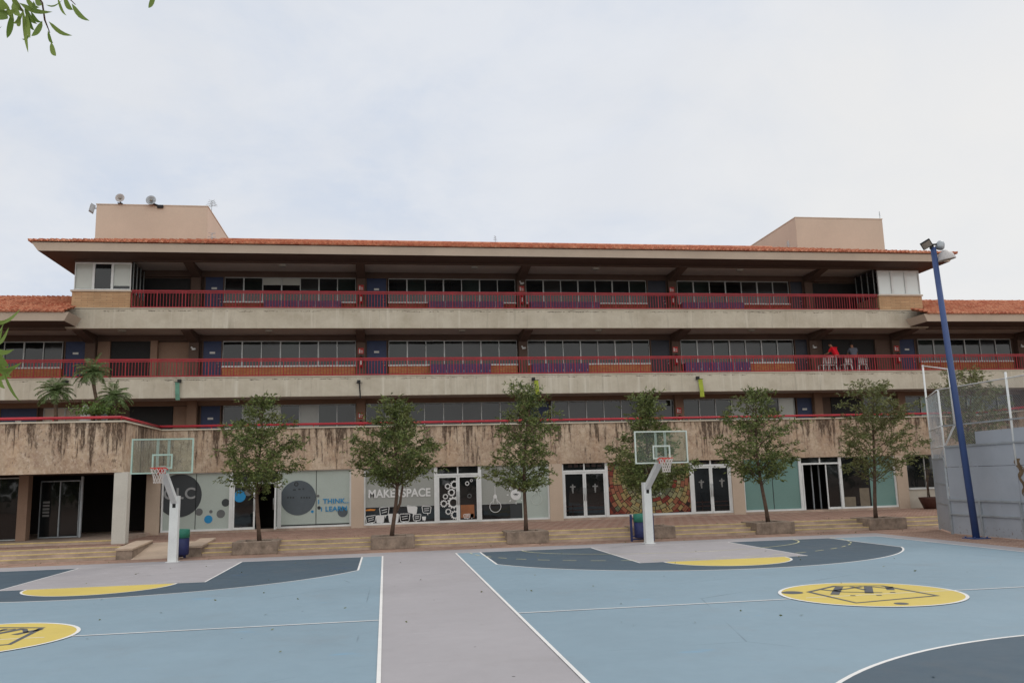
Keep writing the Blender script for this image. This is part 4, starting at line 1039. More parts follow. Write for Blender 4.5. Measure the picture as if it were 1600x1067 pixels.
palm(at_y(181, 672, 35.6), at_y(178, 622, 35.6), 30, .8, 'low palm just left of the dark stair opening', 8)
r = random.Random(4); m = MB(); c = at_y(150, 648, 35.2)
for k in range(900):
    p = c + Vector((r.gauss(0, .42), r.gauss(0, .25), abs(r.gauss(-.1, .18)))); leaf_quad(m, p, Vector((r.gauss(0, .7), r.gauss(0, .7), r.uniform(.1, 1))), r.uniform(.08, .16), .05, r)
tag(m.build('bush', M['leaf_bush']), 'low leafy green bush between the palms behind the red pipe rail', 'bush')
# pale standing figure-like ornament on the terrace
c = at_y(133, 655, 36.8); m = MB(); m.lathe((c.x, c.y, Z1), [(.26, 0), (.26, .45), (.2, .5), (.24, .8), (.2, 1.15), (.15, 1.4), (.1, 1.62), (.02, 1.72)], 16)
t = tag(m.build('garden_ornament', M['dish']), 'pale bluish upright ornament beside the green bush on the terrace', 'ornament')
# bench-like shrub pot at the right
c = at_y(1452, 783, 37.6); t = thing('plant_pot', 'dark brown tapered pot with a thin bare plant near the grey wall', 'plant pot', (c.x, c.y, ZP))
m = MB(); m.lathe((0, 0, 0), [(0, 0), (.26, 0), (.46, .5), (.46, .55), (.4, .55), (.38, .46), (0, .46)], 22); m.build('pot', M['pot'], t)
m = MB(); r = random.Random(2)
for k in range(5): m.tube([(r.uniform(-.12, .12), r.uniform(-.1, .1), .45), (r.uniform(-.16, .16), r.uniform(-.1, .1), 1.2), (r.uniform(-.25, .25), r.uniform(-.15, .15), 1.9)], [.02, .014, .006], 5)
m.build('stem', M['bark'], t); m = MB()
for k in range(70): p = Vector((r.gauss(0, .22), r.gauss(0, .2), r.uniform(1.4, 2.2))); leaf_quad(m, p, Vector((r.gauss(0, 1), r.gauss(0, 1), r.gauss(0, 1))), .1, .035, r)
m.build('leaves', M['leaf_dry'], t)
t2 = dup(t, (c.x + 1.15, c.y - .1, ZP), 'second dark brown pot with a thin plant, half behind the edge of the grey wall'); t['group'] = t2['group'] = 'dark plant pots'

# ================================================================== BASKETBALL HOOPS
def hoop(bx, by, label, lean, fr, dz=0.0):
    OV = .55
    def shift(m): m.v = [(a, b - OV, c + dz) for a, b, c in m.v]
    t = thing('basketball_hoop', label, 'basketball hoop', (bx, by, 0), 0, 'basketball hoops')
    m = MB(); m.box(-.135, .135, -.135, .135, .005, 2.05); m.box(-.19, .19, -.19, .19, .0, .02); m.box(-.14, .14, -.14, .14, 2.051, 2.07); m.build('post', M['white'], t, bevel=.012)
    m = MB(); m.box(-.05, .05, -.139, -.1351, 1.7, 1.9); m.build('slot', M['dark'], t)
    m = MB(); m.bar((-.0, -.05, 1.88), (.0, -1.22 - OV, 2.84 + dz), .18, .18); m.build('arm', M['white'], t, bevel=.012)
    m = MB()
    for x in (-.16, .16): m.box(x - .035, x + .035, -1.24, -1.19, 2.72, 3.72)
    m.box(-.195, .195, -1.245, -1.185, 2.84, 2.9); shift(m); m.build('bracket', M['white'], t)
    bd = MB(); f = .042; y0, y1 = -1.31, -1.25; z0, z1 = 2.68, 3.74; W = .9
    bd.box(-W, W, y0, y1, z0, z0 + f); bd.box(-W, W, y0, y1, z1 - f, z1); bd.box(-W, -W + f, y0, y1, z0 + f, z1 - f); bd.box(W - f, W, y0, y1, z0 + f, z1 - f)
    shift(bd); b = bd.build('backboard', M[fr], t)
    g = MB(); g.box(-W + f, W - f, -1.287, -1.275, z0 + f, z1 - f); shift(g); g.build('pane', M['acrylic'], b)
    q = MB(); s = .05; q.box(-.3, .3, -1.294, -1.288, 2.82, 2.82 + s); q.box(-.3, .3, -1.294, -1.288, 3.22, 3.22 + s)
    for x in (-.3, .3 - s): q.box(x, x + s, -1.294, -1.288, 2.82 + s, 3.22)
    shift(q); q.build('target_square', M[fr], b)
    rm = MB(); cy = -1.31 - .15 - .225; zr = 2.84
    rm.tube([(.225*math.cos(2*math.pi*k/28), cy + .225*math.sin(2*math.pi*k/28), zr) for k in range(29)], .014, 7)
    rm.box(-.09, .09, -1.46, -1.311, zr - .012, zr + .012); rm.box(-.12, .12, -1.325, -1.311, zr - .16, zr + .03); rm.box(-.22, .22, cy + .2, cy + .235, zr - .05, zr - .012)
    shift(rm); ro = rm.build('rim', M['rim'], t)
    nt = MB(); n = 12; rows = [(.222, 0), (.2, .09), (.165, .18), (.135, .28), (.125, .38), (.12, .45)]
    for i in range(len(rows) - 1):
        for k in range(n):
            for sg in (-1, 1):
                a0 = 2*math.pi*(k + (i % 2)*.5)/n; a1 = a0 + sg*math.pi/n; r0, h0 = rows[i]; r1, h1 = rows[i + 1]
                nt.tube([(r0*math.cos(a0), cy + r0*math.sin(a0), zr - h0), (r1*math.cos(a1), cy + r1*math.sin(a1), zr - h1)], .008, 4, cap=False)
    shift(nt); nt.build('net', M['cord'], t)
    t.rotation_euler = (0, lean, 0); return t
hoop(X_(1014, 845, 28.7), 28.7, 'white basketball hoop with clear backboard in front of the mosaic panel', R(.2), 'board_frame')
hoop(X_(270, 870, 29.0), 29.0, 'white basketball hoop with mint framed backboard beside the pale ramp', R(.3), 'board_mint', .08)

# --- litter bins on frames
def bin_(loc, label, rz=0):
    t = thing('litter_bin', label, 'litter bin', loc, rz, 'green lidded navy litter bins')
    m = MB(); m.lathe((0, 0, .12), [(0, 0), (.26, 0), (.285, .04), (.29, .55), (.27, .56), (.25, .52), (.24, .06), (0, .06)], 20); m.build('barrel', M['bin_blue'], t)
    m = MB(); m.lathe((0, 0, .62), [(.275, .06), (.3, .06), (.3, .32), (.27, .34), (.26, .30)], 20); m.build('lid', M['bin_green'], t)
    m = MB()
    for x in (-.4, .4): m.box(x - .035, x + .035, -.035, .035, 0, .94)
    m.box(-.364, .364, -.025, .025, .05, .1); m.box(-.364, .364, -.025, .025, .16, .2); m.box(-.364, -.27, -.02, .02, .78, .82); m.box(.27, .364, -.02, .02, .78, .82); m.build('frame', M['bin_blue'], t); return t
bL = bin_((X_(281, 860, 30.2), 30.2, 0), 'navy litter bin with green rim beside the hoop post at the ramp', R(80))
dup(bL, (X_(1000, 845, 29.9) + .1, 29.9, 0), 'navy litter bin with green rim behind the hoop post below the mosaic panel')

# ================================================================== LAMP POST
t = thing('lamp_post', 'tall blue pole with flat panel lamp and dome floodlight, standing by the grey metal wall', 'lamp post', (18.95, 25.5, 0))
m = MB(); m.tube([(0, 0, .02), (-.2, 0, 5), (-.39, 0, 9.72)], [.112, .10, .09], 14); m.build('pole', M['lamp_blue'], t)
m = MB(); m.box(-.3, .3, -.3, .3, 0, .025)
for a, b in ((-.22, -.22), (.22, -.22), (-.22, .22), (.22, .22)): m.lathe((a, b, .025), [(0, 0), (.03, 0), (.03, .04), (0, .04)], 8)
m.build('base_plate', M['lamp_blue'], t)
zt = 9.72
m = MB(); m.bar((-.62, -.1, zt + .05), (-.05, .0, zt + .14), .06, .05); m.bar((-.44, 0, zt - .05), (-.44, 0, zt + .12), .1, .1); m.build('crossarm', M['dark'], t)
fl = MB(); c = Vector((-.74, -.16, zt + .06)); ux, uy = Vector((.12, -.09, .075)), Vector((-.12, -.09, .075)); uz = ux.cross(uy).normalized()*.025
if uz.z > 0: uz = -uz
fl.obox(c, ux, uy, uz); fo = fl.build('panel_lamp', M['dark'], t)
g = MB(); g.obox(c + uz*1.1, ux*.84, uy*.84, uz*.06); g.build('lens', M['lampglass'], fo)
m = MB(); m.lathe((-.2, -.06, zt - .06), [(0, .0), (.12, 0), (.15, .06), (.13, .2), (.09, .27), (0, .28)], 14, (.35, 0, 1)); m.build('ballast', M['galv'], t)
m = MB(); m.lathe((-.02, -.12, zt - .46), [(.3, 0), (.3, .015), (.28, .09), (.23, .2), (.14, .29), (.06, .34), (0, .35)], 24, (-.16, .0, 1)); dm = m.build('dome_floodlight', M['dish'], t)
m = MB(); m.lathe((-.02, -.12, zt - .45), [(.28, .0), (0, .01)], 24, (-.16, 0, 1)); m.build('lens', M['lampglass'], dm)

# ================================================================== GREY SHEET METAL WALL WITH CHAIN LINK
WX = 19.62
t = thing('sheet_metal_wall', 'grey painted sheet metal wall of welded panels with a chain link top', 'metal wall', (WX, 27.55, 0))
def pw(name, mb, mat, **k): return mb.build(name, M[mat], t, world=True, **k)
zt0, zt1 = 3.02, 3.42
Ys = [27.55, 24.15, 20.8, 17.4, 14.0]
for i, (a, b) in enumerate(zip(Ys[:-1], Ys[1:])):
    m = MB(); m.box(WX, WX + .04, b + .012, a - .012, .02, 1.16); m.box(WX + .004, WX + .044, b + .012, a - .012, 1.172, 2.30); m.box(WX - .003, WX + .037, b + .012, a - .012, 2.312, zt0 + (.0 if i == 0 else .45)); pw('panel', m, 'sheet')
m = MB(); m.box(WX + .003, WX + .035, 24.17, 25.9, zt0 + .03, zt0 + .44); pw('panel', m, 'sheet')
P0, P1 = Vector((WX, 27.62, 0)), Vector((20.72, 29.85, 0)); dv = (P1 - P0).normalized(); nv = Vector((-dv.y, dv.x, 0))
for z0, z1 in ((.06, 1.0), (1.01, 1.72), (1.73, 2.62)):
    m = MB(); c = (P0 + P1)/2; m.obox((c.x, c.y, (z0 + z1)/2), dv*(P1 - P0).length/2*.98, nv*.02, (0, 0, (z1 - z0)/2)); pw('panel', m, 'sheet')
m = MB()
for y in (27.55, 26.0, 24.15, 22.5, 20.8, 17.4, 14.0): m.box(WX - .06, WX - .004, y - .035, y + .035, 0, 1.2)
m.box(WX - .05, WX - .004, 14, 27.5, 1.14, 1.2); m.box(WX - .05, WX - .004, 14, 27.5, .66, .71); m.box(WX - .045, WX - .004, 14, 27.5, zt0 - .03, zt0 + .03)
m.box(WX - .045, WX - .004, 14, 27.5, 3.72, 3.77)
for p in (P0, P1):
    m.obox((p.x, p.y, 1.31), dv*.035, nv*.035, (0, 0, 1.31))
for z in (1.0, 1.72, 2.62): m.bar((P0.x, P0.y, z) - Vector((0, 0, 0)) if False else (P0.x - nv.x*-.03, P0.y, z), (P1.x, P1.y, z), .05, .05)
pw('frame', m, 'galv')
m = MB(); r = random.Random(5); q = at_x(1590, 716, WX - .006); q2 = at_x(1593, 776, WX - .006); L_ = []; R_ = []
for k in range(13):
    u = k/12; z = q.z + (q2.z - q.z)*u; w_ = (.10*(1 - u)**.6 + .02)*r.uniform(.55, 1.2); yc = q.y + .08*math.sin(k*1.3) - .12*u; L_.append((WX - .007, yc - w_, z)); R_.append((WX - .007, yc + w_, z))
for k in range(12): m.face([L_[k], L_[k + 1], R_[k + 1], R_[k]])
pw('rust_stain', m, 'rust')
m = MB()
for y in (27.3, 26.2, 25.0, 23.9, 22.8, 21.2, 20.2):
    for z in (.12, .62, 1.08, 1.24, 2.2, 2.38, 2.92): m.lathe((WX - .004, y, z), [(.016, 0), (.014, .01), (0, .012)], 6, (-1, 0, 0))
pw('rivet', m, 'galv')
m = MB(); zT = 5.05     # chain link posts and rails
for y, z in ((27.55, zT), (24.15, 5.25), (20.8, 5.4), (17.4, 5.5), (14.0, 5.6)): m.tube([(WX, y, 2.3), (WX, y, z)], .036, 8)
m.tube([(WX, 27.55, zT), (WX, 14.0, zT)], .022, 6)
m.tube([(P1.x, P1.y, 2.6), (P1.x, P1.y, 6.25)], .036, 8); m.tube([(P0.x, P0.y, zT), (P1.x, P1.y, zT - .1)], .022, 6)
m.tube([(P0.x, P0.y, 3.75), (P1.x, P1.y, 3.7)], .02, 6); m.tube([(P0.x, P0.y, 3.05), (P1.x, P1.y, 3.02)], .02, 6); 
m.tube([(WX + .1, 27.0, 3.75), (WX + .1, 27.0, 5.75)], .036, 8); m.tube([(WX + .1, 27.0, 5.72), (P1.x, P1.y, 6.22)], .022, 6); m.tube([(WX + .1, 27.0, 3.75), (P0.x + .35, P0.y + .75, 2.62)], .035, 8)
pw('fence_post', m, 'white')
def chain(p, q, z0, z1, step=.085):
    m = MB(); p, q = Vector(p), Vector(q); L = (q - p).length; d = (q - p)/L; h = z1 - z0
    k = -h
    while k < L:
        for sg in (0, 1):
            a0, a1 = k, k + h; s0, s1 = max(a0, 0), min(a1, L)
            if s1 <= s0: continue
            u0, u1 = s0 - a0, s1 - a0
            if sg: zz0, zz1 = z1 - u0, z1 - u1
            else: zz0, zz1 = z0 + u0, z0 + u1
            A = p + d*s0; Bq = p + d*s1; m.tube([(A.x, A.y, zz0), (Bq.x, Bq.y, zz1)], .0033, 3, cap=False)
        k += step
    return m
pw('chain_link', chain((WX + .03, 14.0, 0), (WX + .03, 27.5, 0), 3.05, zT), 'galv')
pw('chain_link', chain((P0.x, P0.y, 0), (P1.x, P1.y, 0), 2.64, zT - .08), 'galv')

# ================================================================== THINGS ON THE GALLERIES
def lockers(x0, x1, z, mat, label):
    n = max(2, round((x1 - x0)/.44)); t = thing('locker_bank', label, 'lockers', (x0, YW - .5, z), 0, 'locker banks on the galleries')
    L = x1 - x0; m = MB(); m.box(0, L, .03, .36, .05, .84); m.box(.02, L - .02, .05, .34, 0, .05); m.build('body', M[mat], t)
    for i in range(n):
        a, b = L*i/n + .012, L*(i + 1)/n - .012; d = MB(); d.box(a, b, .008, .0299, .07, .825); o = d.build('door', M[mat], t)
        h = MB(); h.box(b - .07, b - .045, -.006, .0079, .42, .52); h.build('handle', M['galv'], o)
        if i and i % 2 == 0:
            h = MB(); h.box(a - .02, a - .004, .0, .0298, .06, .835); h.build('trim', M['galv'], o)
    return t
for a, z, lab in (((2.3, 5.45), Z2, 'purple locker bank under the windows right of the lit blue door, middle gallery'),
                  ((7.6, 10.62), Z2, 'purple locker bank on the middle gallery above the light bulb stickers'),
                  ((15.95, 19.62), Z2, 'longest purple locker bank on the middle gallery, right of the dark door')):
    lockers(a[0], a[1], z, 'purple', lab)
for a, z, lab in (((-6.0, -2.19), Z3, 'dark plum locker bank at the left end of the top gallery'),
                  ((2.25, 6.2), Z3, 'dark plum locker bank on the top gallery, second from the left'),
                  ((7.6, 11.4), Z3, 'dark plum locker bank on the top gallery just left of its dark doorway'),
                  ((16.0, 19.5), Z3, 'dark plum locker bank on the top gallery just right of its dark doorway')):
    lockers(a[0], a[1], z, 'purple_dark', lab)
def extinguisher(x, z, label, slab, y=YW - .26):
    t = thing('fire_extinguisher', label, 'fire extinguisher', (x, y - .1, z + .72), 0, 'wall hung fire extinguishers')
    m = MB(); m.lathe((0, 0, 0), [(0, 0), (.07, 0), (.085, .03), (.085, .4), (.05, .48), (.025, .5), (.025, .54), (0, .54)], 14); m.build('cylinder', M['ext_red'], t)
    m = MB(); m.box(-.05, .05, -.02, .02, .541, .6); m.tube([(.05, 0, .56), (.13, 0, .5), (.13, 0, .2)], .012, 6); m.build('valve', M['dark'], t)
    m = MB(); m.box(-.04, .04, -.0888, -.0868, .12, .34); m.build('paper_tag', M['sign_white'], t)
    s = MB(); s.box(x - .14, x + .14, y - .012, y - .001, z + 1.42, z + 1.72); o = tag(s.build('extinguisher_sign', M['sign_red']), slab, 'safety sign', 'red fire extinguisher signs')
    q = MB(); q.box(x - .1, x - .03, y - .015, y - .0125, z + 1.46, z + 1.66); q.box(x - .01, x + .1, y - .015, y - .0125, z + 1.56, z + 1.60); q.box(x + .0, x + .1, y - .015, y - .0125, z + 1.47, z + 1.51); q.build('pictogram', M['sign_white'], o)
for x, z, w in ((-1.19, Z3, 'on the top gallery column left of the blue door'), (7.2, Z3, 'on the middle column of the top gallery'), (15.5, Z3, 'on the top gallery column right of the dark doorway'),
                (-1.19, Z2, 'on the middle gallery column left of the bright blue door'), (15.5, Z2, 'on the middle gallery column right of the dark blue door'), (28.45, Z2, 'on the middle gallery column near the blue lamp post'),
                (-1.19, Z1, 'on the terrace column above the MAKERSPACE lettering'), (15.5, Z1, 'on the terrace column above the right cross doors')):
    extinguisher(x, z, 'red fire extinguisher ' + w, 'red safety sign ' + w)
def emergency(x, z, label, y=YW - .26):
    t = thing('emergency_light', label, 'emergency light', (x, y - .05, z), 0, 'twin emergency lights on the columns')
    m = MB(); m.box(-.07, .07, -.04, .05, -.05, .04); m.build('housing', M['white'], t)
    for s in (-1, 1): m = MB(); m.lathe((s*.07, -.02, .07 - .04*(s + 1)), [(0, -.02), (.03, -.02), (.05, .05), (0, .055)], 12, (s*.4, -1, .1)); m.build('lamp_head', M['sign_white'], t)
for x, z, lab in ((-9.35, 9.1, 'white twin emergency light on the column left of the stair end, middle gallery'), (7.2, 9.08, 'white twin emergency light on the middle column of the middle gallery'), (23.5, 9.05, 'white twin emergency light on the column beside the people'), (7.2, 12.55, 'dark grey twin emergency light on the middle column of the top gallery'), (36.3, 9.05, 'white twin emergency light at the far right of the middle gallery')):
    emergency(x, z, lab)
# pennants on brackets
def pennant(px, py0, py1, wpx, mat, label, bracket_dx=0):
    p, q = at_y(px, py0, YG - .12), at_y(px, py1, YG - .12); t = thing('hanging_pennant', label, 'pennant', (p.x, YG - .05, p.z), 0, 'pennants hung on the gallery edge')
    w = wpx*.0315; h = p.z - q.z; m = MB(); n = 6
    for i in range(n):
        z0, z1 = -h*i/n, -h*(i + 1)/n; o0, o1 = .03*math.sin(i*1.3), .03*math.sin((i + 1)*1.3); sl = .05*i/n
        m.prism([(-w/2 + sl, -.1 + o0, z0), (w/2 + sl, -.1 + o0*.3, z0), (w/2 + sl + .01, -.1 + o1*.3, z1), (-w/2 + sl + .01, -.1 + o1, z1)], (0, .006, 0))
    m.build('cloth', M[mat], t)
    m = MB(); m.box(bracket_dx - .11, bracket_dx + .05, -.12, -.0, -.02, .13); m.tube([(-.15, -.1, .005), (.15, -.1, .005)], .012, 6); m.build('bracket', M['dark'], t)
pennant(277, 597, 625, 6, 'mint', 'faded mint pennant hanging on the gallery edge above the left hoop', .12)
pennant(561.5, 598, 622, 2.2, 'dark', 'thin dark pennant hanging on the gallery edge above the MAKERSPACE tree')
pennant(837.5, 594, 616, 6.5, 'lime', 'lime yellow pennant on the gallery edge behind the tall slim tree', -.1)
pennant(1094, 592, 620, 7, 'lime', 'lime yellow pennant on the gallery edge right of the glass backboard', -.1)
c = at_y(103, 597, YG - .06); m = MB(); m.box(c.x - .1, c.x + .1, YG - .14, YG - .002, c.z - .08, c.z + .08); m.box(c.x - .14, c.x + .06, YG - .2, YG - .141, c.z - .02, c.z + .05)
tag(m.build('bracket_lamp', M['dark']), 'small black bracket lamp on the gallery edge above the leftmost palm', 'lamp')

# ================================================================== PEOPLE ON THE MIDDLE GALLERY
def skin_obj(name, joints, edges, mat, parent, sub=1):
    me = bpy.data.meshes.new(name); me.from_pydata([j[0] for j in joints], edges, []); me.materials.append(mat)
    o = bpy.data.objects.new(name, me); COL.objects.link(o); o.parent = parent
    mod = o.modifiers.new('skin', 'SKIN'); me.skin_vertices.new() if not me.skin_vertices else None
    for i, j in enumerate(joints):
        v = me.skin_vertices[0].data[i]; rr = j[1] if hasattr(j[1], '__len__') else (j[1], j[1]); v.radius = rr; v.use_root = (i == 0)
    s = o.modifiers.new('sub', 'SUBSURF'); s.levels = s.render_levels = 2; mod.use_smooth_shade = True; return o
def person(loc, rz, shirt, label, bend):
    t = thing('person', label, 'person', loc, rz, 'people on the middle gallery')
    hip, ch = Vector((0, 0, .92)), Vector((0, -.16*bend, 1.32)); nk = Vector((0, -.24*bend, 1.5)); hd = Vector((0, -.32*bend, 1.63))
    sL, sR = ch + Vector((-.18, 0, .08)), ch + Vector((.18, 0, .08))
    eL, eR = sL + Vector((-.08, -.14*bend, -.27)), sR + Vector((.08, -.14*bend, -.27)); hL, hR = eL + Vector((.06, -.22, .0)), eR + Vector((-.06, -.22, .02))
    J = [(hip, (.15, .11)), (ch, (.17, .12)), (nk, .055), (hd, (.085, .1)), (hd + Vector((0, .01, .12)), (.07, .085)), (sL, .06), (eL, .045), (hL, .035), (sR, .06), (eR, .045), (hR, .035),
         (Vector((-.1, 0, .86)), .1), (Vector((-.11, -.02, .48)), .065), (Vector((-.11, .02, .09)), .045), (Vector((-.11, -.15, .04)), .04), (Vector((.1, 0, .86)), .1), (Vector((.11, -.03, .48)), .065), (Vector((.12, .02, .09)), .045), (Vector((.12, -.15, .04)), .04)]
    for s in (7, 10):      # fingers and thumb
        h = J[s][0]; k = 1 if s == 10 else -1
        for a in range(4): J.append((h + Vector((k*(.024*(a - 1.5)), -.09 - .01*(a in (1, 2)), -.03 - .01*a)), .009))
        J.append((h + Vector((-k*.05, -.05, .01)), .01))
    E_ = [(0, 1), (1, 2), (2, 3), (3, 4), (1, 5), (5, 6), (6, 7), (1, 8), (8, 9), (9, 10), (0, 11), (11, 12), (12, 13), (13, 14), (0, 15), (15, 16), (16, 17), (17, 18)] + [(7, i) for i in range(19, 24)] + [(10, i) for i in range(24, 29)]
    skin_obj('body', J, E_, M['skin'], t)
    k = 1.18
    skin_obj('shirt', [(hip + Vector((0, 0, .02)), (.175, .135)), (ch, (.2, .145)), (nk - Vector((0, 0, .05)), (.085, .08)), (sL, .085), (sL.lerp(eL, .75), .07), (sR, .085), (sR.lerp(eR, .75), .07)], [(0, 1), (1, 2), (1, 3), (3, 4), (1, 5), (5, 6)], M[shirt], t)
    skin_obj('trousers', [(hip, (.165, .13)), (Vector((-.1, 0, .84)), .115), (Vector((-.11, -.02, .48)), .08), (Vector((-.11, .02, .12)), .065), (Vector((.1, 0, .84)), .115), (Vector((.11, -.03, .48)), .08), (Vector((.12, .02, .12)), .065)], [(0, 1), (1, 2), (2, 3), (0, 4), (4, 5), (5, 6)], M['trousers'], t)
    m = MB(); c = hd + Vector((0, .03, .07)); n = 14
    prof = [(.105*math.sin(a*math.pi/2/6), .13*math.cos(a*math.pi/2/6)) for a in range(7)] + [(.1, -.05), (.0, -.06)]
    m.lathe(c, prof, n); m.build('hair', M['hair'], t)
    for s in (-1, 1): e = MB(); e.lathe(hd + Vector((s*.033, -.095, .05)), [(0, 0), (.011, .002), (0, .012)], 8, (0, -1, 0)); e.build('eye', M['dark'], t)
    return t
c = X_(1309, 560, 41.75); person((c, 41.75, Z2 + .004), R(200), 'shirt_red', 'person in a bright red shirt leaning forward behind the red railing', 1.4)
c = X_(1335, 560, 42.1); person((c, 42.1, Z2 + .004), R(165), 'shirt_grey', 'person in a dark grey shirt standing behind the red railing', 1.0)
def chair(px, y, rz, label):
    t = thing('plastic_chair', label, 'chair', (X_(px, 565, y), y, Z2 + .004), rz, 'white chairs behind the railing')
    m = MB(); m.box(-.23, .23, -.23, .23, .42, .455); m.build('seat', M['white'], t, bevel=.012)
    m = MB()
    for k in range(5): x = -.2 + k*.1; m.bar((x, .235, .5), (x, .3, .86), .05, .02)
    m.bar((-.24, .305, .88), (.24, .305, .88), .06, .03); m.build('backrest', M['white'], t)
    for a, b in ((-.2, -.2), (.2, -.2), (-.2, .2), (.2, .2)): m = MB(); m.bar((a, b, .42), (a*1.15, b*1.15, 0), .04); m.build('leg', M['white'], t)
chair(1287, 41.6, R(188), 'white plastic chair left of the person in red, leftmost of the row'); chair(1298, 41.7, R(170), 'white plastic chair close beside the person in red')
chair(1321, 41.45, R(185), 'white plastic chair between the person in red and the person in grey'); chair(1347, 41.5, R(160), 'white plastic chair right of the person in grey')

# ================================================================== ON THE ROOF
def dish(px, py, rpx, Y, label, mat='dish', arm=True):
    c = at_y(px, py, Y); r_ = rpx*Y/F; t = thing('dish_floodlight', label, 'floodlight', (c.x, c.y, 17.55), 0, 'round lamps on the left roof tower')
    z = c.z - 17.55; m = MB(); m.lathe((0, 0, z), [(.0, .16), (r_*.4, .13), (r_*.8, .05), (r_, -.02), (r_*.96, -.04), (r_*.7, .02), (0, .06)], 26, (0, 1, -.1)); m.build('reflector', M[mat], t)
    m = MB(); m.lathe((0, -.03, z), [(0, -.02), (.07, 0), (.07, .05), (0, .06)], 10, (0, 1, 0)); m.build('bulb', M['lampglass'], t)
    m = MB(); m.tube([(0, .1, 0), (0, .14, z)], .03, 6); m.box(-.12, .12, .0, .24, 0, .03)
    if arm: m.tube([(.05, .12, z - .15), (.45, .2, z - .28)], .05, 6); m.box(.3, .6, .1, .3, z - .38, z - .22)
    m.build('bracket', M['dark'], t)
dish(187.5, 309.5, 6.8, 46.2, 'pale round floodlight on top of the left roof tower', 'dish', False)
dish(236, 313, 7.6, 46.15, 'dark grey round floodlight with side arm at the middle of the left roof tower', 'galv')
c = at_y(144, 326, 46.6); t = thing('floodlight', 'small grey floodlight on the left edge of the left roof tower', 'floodlight', (c.x, c.y, c.z))
m = MB(); m.obox((0, 0, 0), (.1, .06, -.06), (-.05, .12, 0), (.05, 0, .2)); m.build('housing', M['galv'], t); m = MB(); m.obox((-.11, -.03, .03), (.01, 0, -.008), (-.03, .1, 0), (.035, 0, .16)); m.build('lens', M['lampglass'], t); m = MB(); m.bar((.05, 0, 0), (.3, 0, .02), .04); m.build('bracket', M['dark'], t)
def antenna(px, py0, py1, Y, label, n=4, w=.25, wire=False):
    b, a = at_y(px, py0, Y), at_y(px, py1, Y); t = thing('antenna', label, 'antenna', (b.x, b.y, b.z), 0, 'thin antennas on the roofs'); h = a.z - b.z
    m = MB(); m.tube([(0, 0, -.5), (0, 0, h)], .018, 5); m.build('mast', M['galv'], t); m = MB()
    for k in range(n):
        z = h*(.5 + .45*k/max(1, n - 1)); u = w*(1 - .18*k); m.tube([(-u, -.1, z), (u, .1, z)], .011, 4)
        if wire: m.tube([(-u*.6, 0, z - .12), (u*.9, .1, z + .1)], .011, 4)
    m.build('element', M['galv'], t)
antenna(330.5, 330, 313, 47.6, 'wiry antenna on the right edge of the left roof tower', 4, .3, True)
antenna(774, 381, 369, 46.2, 'small antenna on the ridge near the middle of the long roof', 3, .12)
antenna(1375, 342, 331, 46.6, 'small antenna on top of the right roof tower', 3, .12)
antenna(1232, 390, 377, 45.6, 'small antenna in front of the right roof tower at the ridge', 3, .2, True)
antenna(331, 378, 364, 45.7, 'small antenna beside the left roof tower at the ridge', 2, .2, True)

# ================================================================== NEAR TREE HANGING IN FROM THE LEFT
t = thing('willow_leaved_tree', 'slender leaved tree close by, its fresh green twigs hanging in at the left edge', 'tree', (-3.3, 2.6, 0)); r = random.Random(9)
tk = MB(); tk.tube([(-3.3, 2.6, 0), (-3.25, 2.6, 1.2), (-3.15, 2.65, 2.4), (-3.1, 2.75, 3.6), (-2.9, 2.9, 5.0)], [.17, .14, .12, .09, .04], 10); lf = MB()
def blade(p, tip, w):
    w *= .82
    p, tip = Vector(p), Vector(tip); d = tip - p; L = d.length; d /= L
    side = d.cross(Vector((0.1, 1, .1))).normalized()*w/2; up = d.cross(side).normalized()*w*.18; n = 6; rows = []; rr = r.uniform(-.7, .7)
    side, up = side*math.cos(rr) + up*math.sin(rr)*2.5, up
    for i in range(n + 1):
        u = i/n; ww = math.sin(math.pi*u**.75)**.8 if 0 < u < 1 else 0.02; c = p + d*L*u + Vector((0, 0, -.012*math.sin(math.pi*u))); rows.append((c + side*ww, c - up*ww*.6, c - side*ww))
    b = len(lf.v)
    for a in rows: lf.v += [tuple(q) for q in a]
    for i in range(n):
        for k in (0, 1): q = b + i*3 + k; lf.f.append((q, q + 1, q + 4, q + 3)); lf.m.append(0); lf.sm.append(True)
def bl(p0, p1, wpx, D=3.1): blade(at_d(p0[0], p0[1], D), at_d(p1[0], p1[1], D + r.uniform(-.05, .05)), wpx*D/F)
TW = [[(-60, -70), (10, -20), (30, 8), (38, 25)], [(10, -40), (55, -12), (66, 5), (70, 32), (78, 52)], [(40, -60), (90, -20), (118, 8)], [(-40, -10), (-8, 5), (8, 18)],
      [(190, -60), (225, -22), (240, -6)], [(-70, 500), (-20, 500), (0, 492)], [(-70, 560), (-20, 570), (5, 575)], [(-70, 530), (-25, 545), (0, 560), (12, 585)]]
for w in TW:
    tk.tube([Vector((-3.05, 2.75, 3.2 if w[0][1] < 200 else 2.5))] + [at_d(a, b, 3.12) for a, b in w], [.012] + [.0028]*(len(w) - 1) + [.0012], 5, cap=False)
